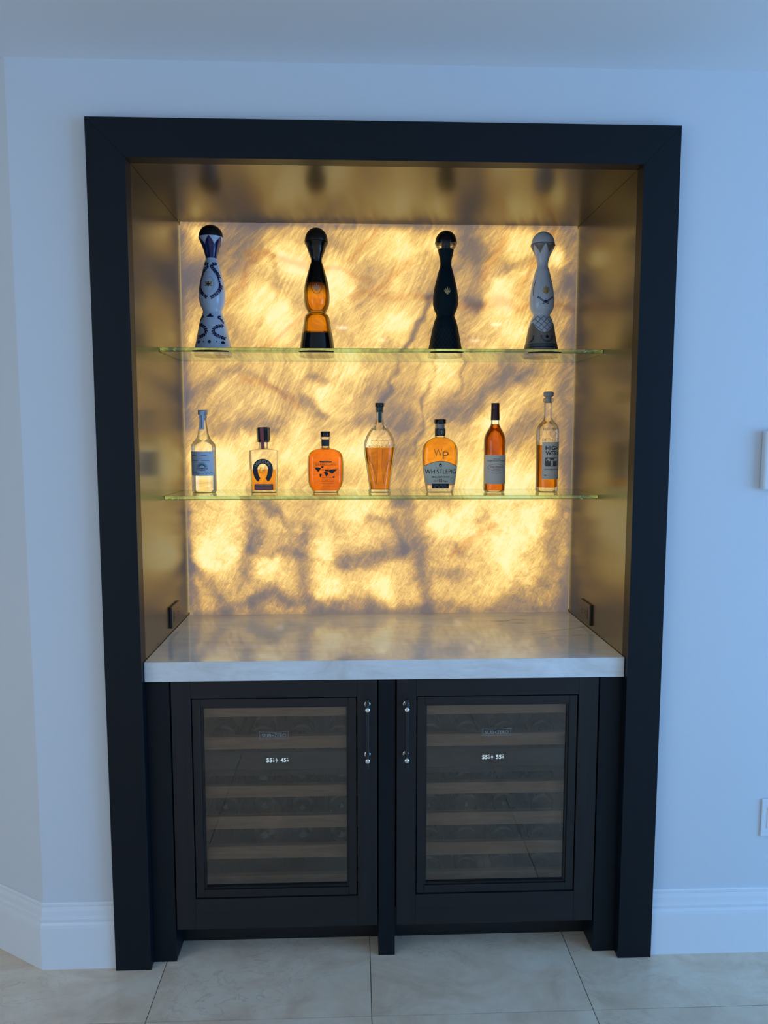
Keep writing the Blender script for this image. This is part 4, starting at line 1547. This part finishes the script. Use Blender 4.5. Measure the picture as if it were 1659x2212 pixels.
# --- orange flask with world map
k69 = PX / 6.9125
F = Form([(574, 64), (580, 77), (596, 79), (608, 76), (616, 58), (715, 57), (738, 64), (752, 92), (766, 150), (790, 205), (830, 243), (900, 265), (1000, 270), (1200, 268), (1290, 252), (1350, 222),
          (1380, 200), (1400, 194), (1412, 188)], k69, 1412, depth=0.52, power=3.2, neck=80)
b = stand('whiskey_bottle', -0.1480, YL, Z_S2, 'rounded flask of orange whiskey with a dark world map print', 'bottle')
body = soft(local('body', F.loft(extra=60), M['glass'], b))
soft(local('whiskey', F.loft(F.Z(1378), F.Z(757), 0.0035), M['orange'], b))
soft(local('cap', lathe_bm([(F.Z(574), 0.0160), (F.Z(570), 0.0166), (F.Z(500), 0.0166), (F.Z(495), 0.0158)], (0, 0, 0), 'z', 36), M['black_gloss'], b))
local('neck_band', F.band(lambda th: F.Z(714), lambda th: F.Z(618), 0.0008, 40, 2), M['slate_paper'], b, True)
art = Art()
L = lambda x: (x - 440) * k69
P = lambda *c: [(L(x), F.Z(y)) for x, y in c]
art.text("JEFFERSON'S", L(285), L(600), F.Z(1016), F.Z(966))
art.line(P((270, 955), (270, 1022)), 0.0007).line(P((270, 956), (620, 956)), 0.0006).line(P((616, 956), (616, 1022)), 0.0006)
art.poly(P((352, 934), (542, 938), (538, 958), (362, 958)))
art.line(P((380, 934), (385, 900)), 0.0006).line(P((440, 934), (460, 912), (475, 934)), 0.0006).line(P((500, 936), (515, 898), (535, 930)), 0.0006)
art.text('OCEAN', L(385), L(590), F.Z(1078), F.Z(1050))
for c in ([(275, 1030), (330, 1026), (385, 1035), (350, 1080), (335, 1100), (310, 1070)], [(375, 1012), (420, 1014), (410, 1040), (385, 1036)],
          [(352, 1122), (392, 1130), (378, 1160), (362, 1182)], [(415, 1100), (470, 1096), (488, 1125), (455, 1172), (440, 1135)],
          [(430, 1062), (500, 1070), (490, 1090), (440, 1088)], [(500, 1070), (560, 1056), (628, 1062), (590, 1085), (550, 1122), (520, 1110), (495, 1098)],
          [(545, 1168), (580, 1160), (578, 1188), (552, 1184)]):
    art.poly(P(*c)[::-1])
art.text('AGED AT SEA', L(385), L(540), F.Z(1190), F.Z(1174))
for m, a_, c_ in ((1218, 385, 562), (1243, 385, 570), (1268, 390, 560), (1316, 385, 575)):
    art.line(P((a_, m), (c_, m)), 0.0008)
local('lettering', F.art(art, 0.0010), M['ink'], body)

# --- tall winged bottle
F = Form([(128, 58), (150, 62), (185, 62), (198, 50), (300, 51), (350, 63), (420, 100), (500, 160), (580, 205), (650, 228), (740, 238), (850, 228), (1000, 205), (1200, 176), (1340, 157), (1360, 156),
          (1372, 165), (1404, 168), (1412, 162)], k69, 1412, depth=0.60, power=2.4, neck=70)
b = stand('whiskey_bottle', 0.0360, YL, Z_S2, 'tall tapering whiskey bottle with wing relief, half full of amber', 'bottle')
body = soft(local('body', F.loft(extra=60), M['glass'], b))
soft(local('whiskey', F.loft(F.Z(1362), F.Z(736), 0.0050), M['amber'], b))
soft(local('cap', lathe_bm([(F.Z(128), 0.0148), (F.Z(124), 0.0153), (F.Z(74), 0.0153), (F.Z(70), 0.0147)], (0, 0, 0), 'z', 36), M['brown_cap'], b))
soft(local('cork', cyl_bm((0, 0, F.Z(205)), (0, 0, F.Z(128)), 0.0112), M['green_strip'], b))
local('neck_strip', F.patch(-0.0050, 0.0070, F.Z(360), F.Z(130), 0.0008), M['green_strip'], b)
art = Art()
for s in (-1, 1):
    for i in range(9):
        x0 = s * (38 + i * 15)
        x1 = s * (52 + i * 7)
        art.line([(x0 * k69, F.Z(770 + i * 8)), ((x0 + s * 10) * k69, F.Z(900)), (x1 * k69, F.Z(1270 - i * 34))], 0.0006)
    art.line([(s * 38 * k69, F.Z(770)), (s * 30 * k69, F.Z(1000)), (s * 52 * k69, F.Z(1275))], 0.0009)
    art.line([(s * 165 * k69, F.Z(830)), (s * 150 * k69, F.Z(1000)), (s * 60 * k69, F.Z(1275))], 0.0008)
    art.ring(s * 75 * k69, F.Z(660), 0.0130, 0.0085, 0.0006, 20)
    art.line([(s * 130 * k69, F.Z(632)), (s * 60 * k69, F.Z(620)), (0, F.Z(632))], 0.0006)
    art.line([(s * 70 * k69, F.Z(580)), (s * 20 * k69, F.Z(586)), (s * 60 * k69, F.Z(625))], 0.0006)
art.text('KENTUCKY', -165 * k69, 160 * k69, F.Z(728), F.Z(704))
local('wing_relief', F.art(art, 0.0008), plain('etched_brown', (0.085, 0.040, 0.008), 0.4), body)

# --- broad rye flask with sage label
k79 = PX / 7.9
F = Form([(432, 84), (440, 92), (462, 90), (470, 84), (500, 88), (640, 88), (662, 92), (676, 120), (690, 160), (730, 222), (790, 276), (850, 299), (950, 308), (1100, 305), (1200, 296), (1400, 270),
          (1540, 245), (1590, 236), (1612, 224)], k79, 1612, depth=0.50, power=3.0, neck=94)
b = stand('whiskey_bottle', 0.2430, YL, Z_S2, 'broad flask of golden rye with an arched sage label and black stopper', 'bottle')
body = soft(local('body', F.loft(extra=60), M['glass'], b))
soft(local('whiskey', F.loft(F.Z(1490), F.Z(668), 0.0035), M['gold_spirit'], b))
soft(local('cap', lathe_bm([(F.Z(432), 0.0192), (F.Z(426), 0.0202), (F.Z(362), 0.0202), (F.Z(355), 0.0194)], (0, 0, 0), 'z', 36), M['black_gloss'], b))
soft(local('cork', cyl_bm((0, 0, F.Z(520)), (0, 0, F.Z(432)), 0.0132), M['cork_grey'], b))
nb_ = local('neck_band', F.band(lambda th: F.Z(638), lambda th: F.Z(512), 0.0008, 40, 2), M['ink'], b, True)
art = Art().text('10', -22 * k79, 28 * k79, F.Z(600), F.Z(545), 0.02)
art.ring(2 * k79, F.Z(575), 52 * k79, 60 * k79, 3 * k79, 28)
local('lettering', F.art(art, 0.0014), M['gold_ink'], nb_)
L = lambda x: (x - 480) * k79
arch = lambda x: F.Z(1070) - (abs(x - L(475)) / (290 * k79)) ** 2 * 96 * k79
lab = local('label', F.patch(L(190), L(762), F.Z(1478), F.Z(1165), 0.0006, 26, 14, top=arch), M['paper_sage'], b)
rim = Art()
pts = [(L(190) + (L(762) - L(190)) * i / 30, arch(L(190) + (L(762) - L(190)) * i / 30)) for i in range(31)]
rim.line(pts, 0.0014)
rim.text('WHISTLEPIG', L(208), L(745), F.Z(1284), F.Z(1210), 0.004)
rim.text('SMALL BATCH RYE', L(320), L(632), F.Z(1356), F.Z(1326), 0.01)
rim.ring(L(470), F.Z(1140), 0.0050, 0.0062, 0.0018, 18).ellipse(L(470), F.Z(1124), 0.0040, 0.0030).line([(L(400), F.Z(1186)), (L(540), F.Z(1182))], 0.0010)
rim.line([(L(310), F.Z(1312)), (L(640), F.Z(1312))], 0.0005)
local('lettering', F.art(rim, 0.0012), M['ink'], lab)
art = Art().text('10', L(445), L(506), F.Z(1430), F.Z(1372), 0.015).text('Aged', L(350), L(430), F.Z(1428), F.Z(1388)).text('Years', L(520), L(600), F.Z(1428), F.Z(1388))
d_ = 40 * k79
art.line([(L(680) - d_, F.Z(1385)), (L(680), F.Z(1385) + d_), (L(680) + d_, F.Z(1385)), (L(680), F.Z(1385) - d_), (L(680) - d_, F.Z(1385))], 0.0007)
local('lettering', F.art(art, 0.0012), M['red_ink'], lab)
sub = local('label', F.patch(L(328), L(618), F.Z(1540), F.Z(1456), 0.0018, 12, 4), M['ink'], b)
art = Art().line([(L(372), F.Z(1480)), (L(575), F.Z(1480))], 0.0008)
for a_ in (358, 432, 500, 562):
    art.rect(L(a_), L(a_ + 38), F.Z(1516), F.Z(1504))
local('lettering', F.art(art, 0.0024), M['gold_ink'], sub)
art = Art().text('W', L(360), L(502), F.Z(990), F.Z(862), -0.01).text('P', L(508), L(612), F.Z(1036), F.Z(905), -0.01)
local('monogram', F.art(art, 0.0010), plain('embossed_amber', (0.40, 0.14, 0.012), 0.3), body)

# --- slim bourbon bottle, maroon capsule
F = Form([(358, 70), (364, 70), (430, 72), (440, 77), (500, 104), (600, 160), (680, 184), (730, 189), (1200, 189), (1540, 187), (1590, 180), (1607, 166)], k79, 1607)
b = stand('whiskey_bottle', 0.4310, YL, Z_S2, 'slim bourbon bottle of dark red amber with maroon capsule', 'bottle')
body = soft(local('body', F.loft(extra=60), M['glass'], b))
soft(local('whiskey', F.loft(F.Z(1575), F.Z(434), 0.0030), M['deep_amber'], b))
soft(local('capsule', lathe_bm([(F.Z(362), 0.0150), (F.Z(355), 0.0151), (F.Z(176), 0.0140), (F.Z(172), 0.0136), (F.Z(160), 0.0139), (F.Z(76), 0.0139), (F.Z(70), 0.0133)], (0, 0, 0), 'z', 36), M['maroon'], b))
L = lambda x: (x - 1403) * k79
lab = local('label', F.patch(-183 * k79, 183 * k79, F.Z(1458), F.Z(962), 0.0006, 26, 6), M['paper_grey'], b)
art = Art().text('Kentucky', L(1348), L(1470), F.Z(1040), F.Z(1014)).text('Straight Bourbon Whiskey', L(1255), L(1560), F.Z(1076), F.Z(1048), 0.005)
art.ring(L(1403), F.Z(1172), 143 * k79, 60 * k79, 4 * k79, 40)
art.text('Special Reserve', L(1345), L(1475), F.Z(1208), F.Z(1190)).text("Lot 'B'", L(1380), L(1432), F.Z(1308), F.Z(1290))
art.line([(L(1225), F.Z(974)), (L(1585), F.Z(974))], 0.0008).line([(L(1245), F.Z(1338)), (L(1570), F.Z(1338))], 0.0005).line([(L(1225), F.Z(1450)), (L(1585), F.Z(1450))], 0.0008)
for m, a_, c_ in ((1378, 1290, 1525), (1394, 1285, 1525), (1412, 1310, 1495), (1430, 1300, 1520), (1244, 1260, 1295), (1244, 1510, 1555)):
    art.line([(L(a_), F.Z(m)), (L(c_), F.Z(m))], 0.0006)
local('lettering', F.art(art, 0.0010), M['ink'], lab)
art = Art().text('VAN WINKLE', L(1295), L(1525), F.Z(1180), F.Z(1148)).text('12 Years Old', L(1325), L(1490), F.Z(1276), F.Z(1258))
local('lettering', F.art(art, 0.0010), M['red_ink'], lab)

# --- tall rye bottle with rounded wooden stopper
k59 = PX / 5.925
F = Form([(168, 58), (176, 65), (205, 65), (222, 56), (232, 51), (340, 50), (430, 54), (460, 72), (500, 110), (540, 134), (580, 143), (640, 145), (1000, 145), (1330, 145), (1372, 142), (1386, 134)], k59, 1386)
b = stand('whiskey_bottle', 0.6130, YL, Z_S2, 'tall straight rye bottle with rounded wood stopper and white label', 'bottle')
body = soft(local('body', F.loft(extra=60), M['glass'], b))
soft(local('whiskey', F.loft(F.Z(1322), F.Z(775), 0.0035), M['amber'], b))
soft(local('stopper', lathe_bm([(F.Z(152), 0.0130), (F.Z(146), 0.0158), (F.Z(135), 0.0172), (F.Z(102), 0.0172), (F.Z(90), 0.0160), (F.Z(85), 0.0130), (F.Z(84), 0.001)], (0, 0, 0), 'z', 36), M['cork_grey'], b))
soft(local('cork', cyl_bm((0, 0, F.Z(230)), (0, 0, F.Z(152)), 0.0105), M['cork_grey'], b))
L = lambda x: (x - 900) * k59
lab = local('label', F.patch(L(803), L(1034), F.Z(1212), F.Z(733), 0.0006, 24, 6), M['paper_grey'], b)
art = Art().text('HIGH', L(842), L(1022), F.Z(838), F.Z(784), 0.02).text('WEST', L(842), L(1022), F.Z(902), F.Z(850), 0.02).text('DOUBLE RYE', L(838), L(1018), F.Z(1096), F.Z(1078), 0.01)
art.line([(L(850), F.Z(1112)), (L(1010), F.Z(1112))], 0.0005).line([(L(885), F.Z(1124)), (L(985), F.Z(1124))], 0.0005)
art.rect(L(832), L(858), F.Z(1168), F.Z(1155)).rect(L(882), L(970), F.Z(1166), F.Z(1157)).line([(L(890), F.Z(1194)), (L(970), F.Z(1194))], 0.0007)
local('lettering', F.art(art, 0.0011), M['ink'], lab)
art = Art()
for i in range(6):
    art.rect(L(840) + i * 30 * k59, L(870) + i * 30 * k59, F.Z(1046), F.Z(932))
local('picture', F.art(art, 0.0009), plain('engraving_grey', (0.10, 0.10, 0.10), 0.6), lab)
art = Art().poly([(L(842), F.Z(968)), (L(880), F.Z(940)), (L(905), F.Z(962)), (L(898), F.Z(980)), (L(860), F.Z(975))][::-1])
art.poly([(L(945), F.Z(962)), (L(975), F.Z(938)), (L(1015), F.Z(955)), (L(990), F.Z(975)), (L(950), F.Z(980))][::-1])
art.rect(L(912), L(940), F.Z(1040), F.Z(968))
local('picture', F.art(art, 0.0013), M['paper_grey'], lab)
art = Art().text('DISTILLERY', L(805), L(1015), F.Z(718), F.Z(690)).ring(L(938), F.Z(620), 0.0125, 0.0165, 0.0012, 28).ring(L(938), F.Z(620), 0.0080, 0.0110, 0.0009, 24)
art.text('HIGH WEST', L(815), L(1025), F.Z(585), F.Z(552))
local('embossing', F.art(art, 0.0008), plain('embossed_glass', (0.30, 0.25, 0.15), 0.2), body)
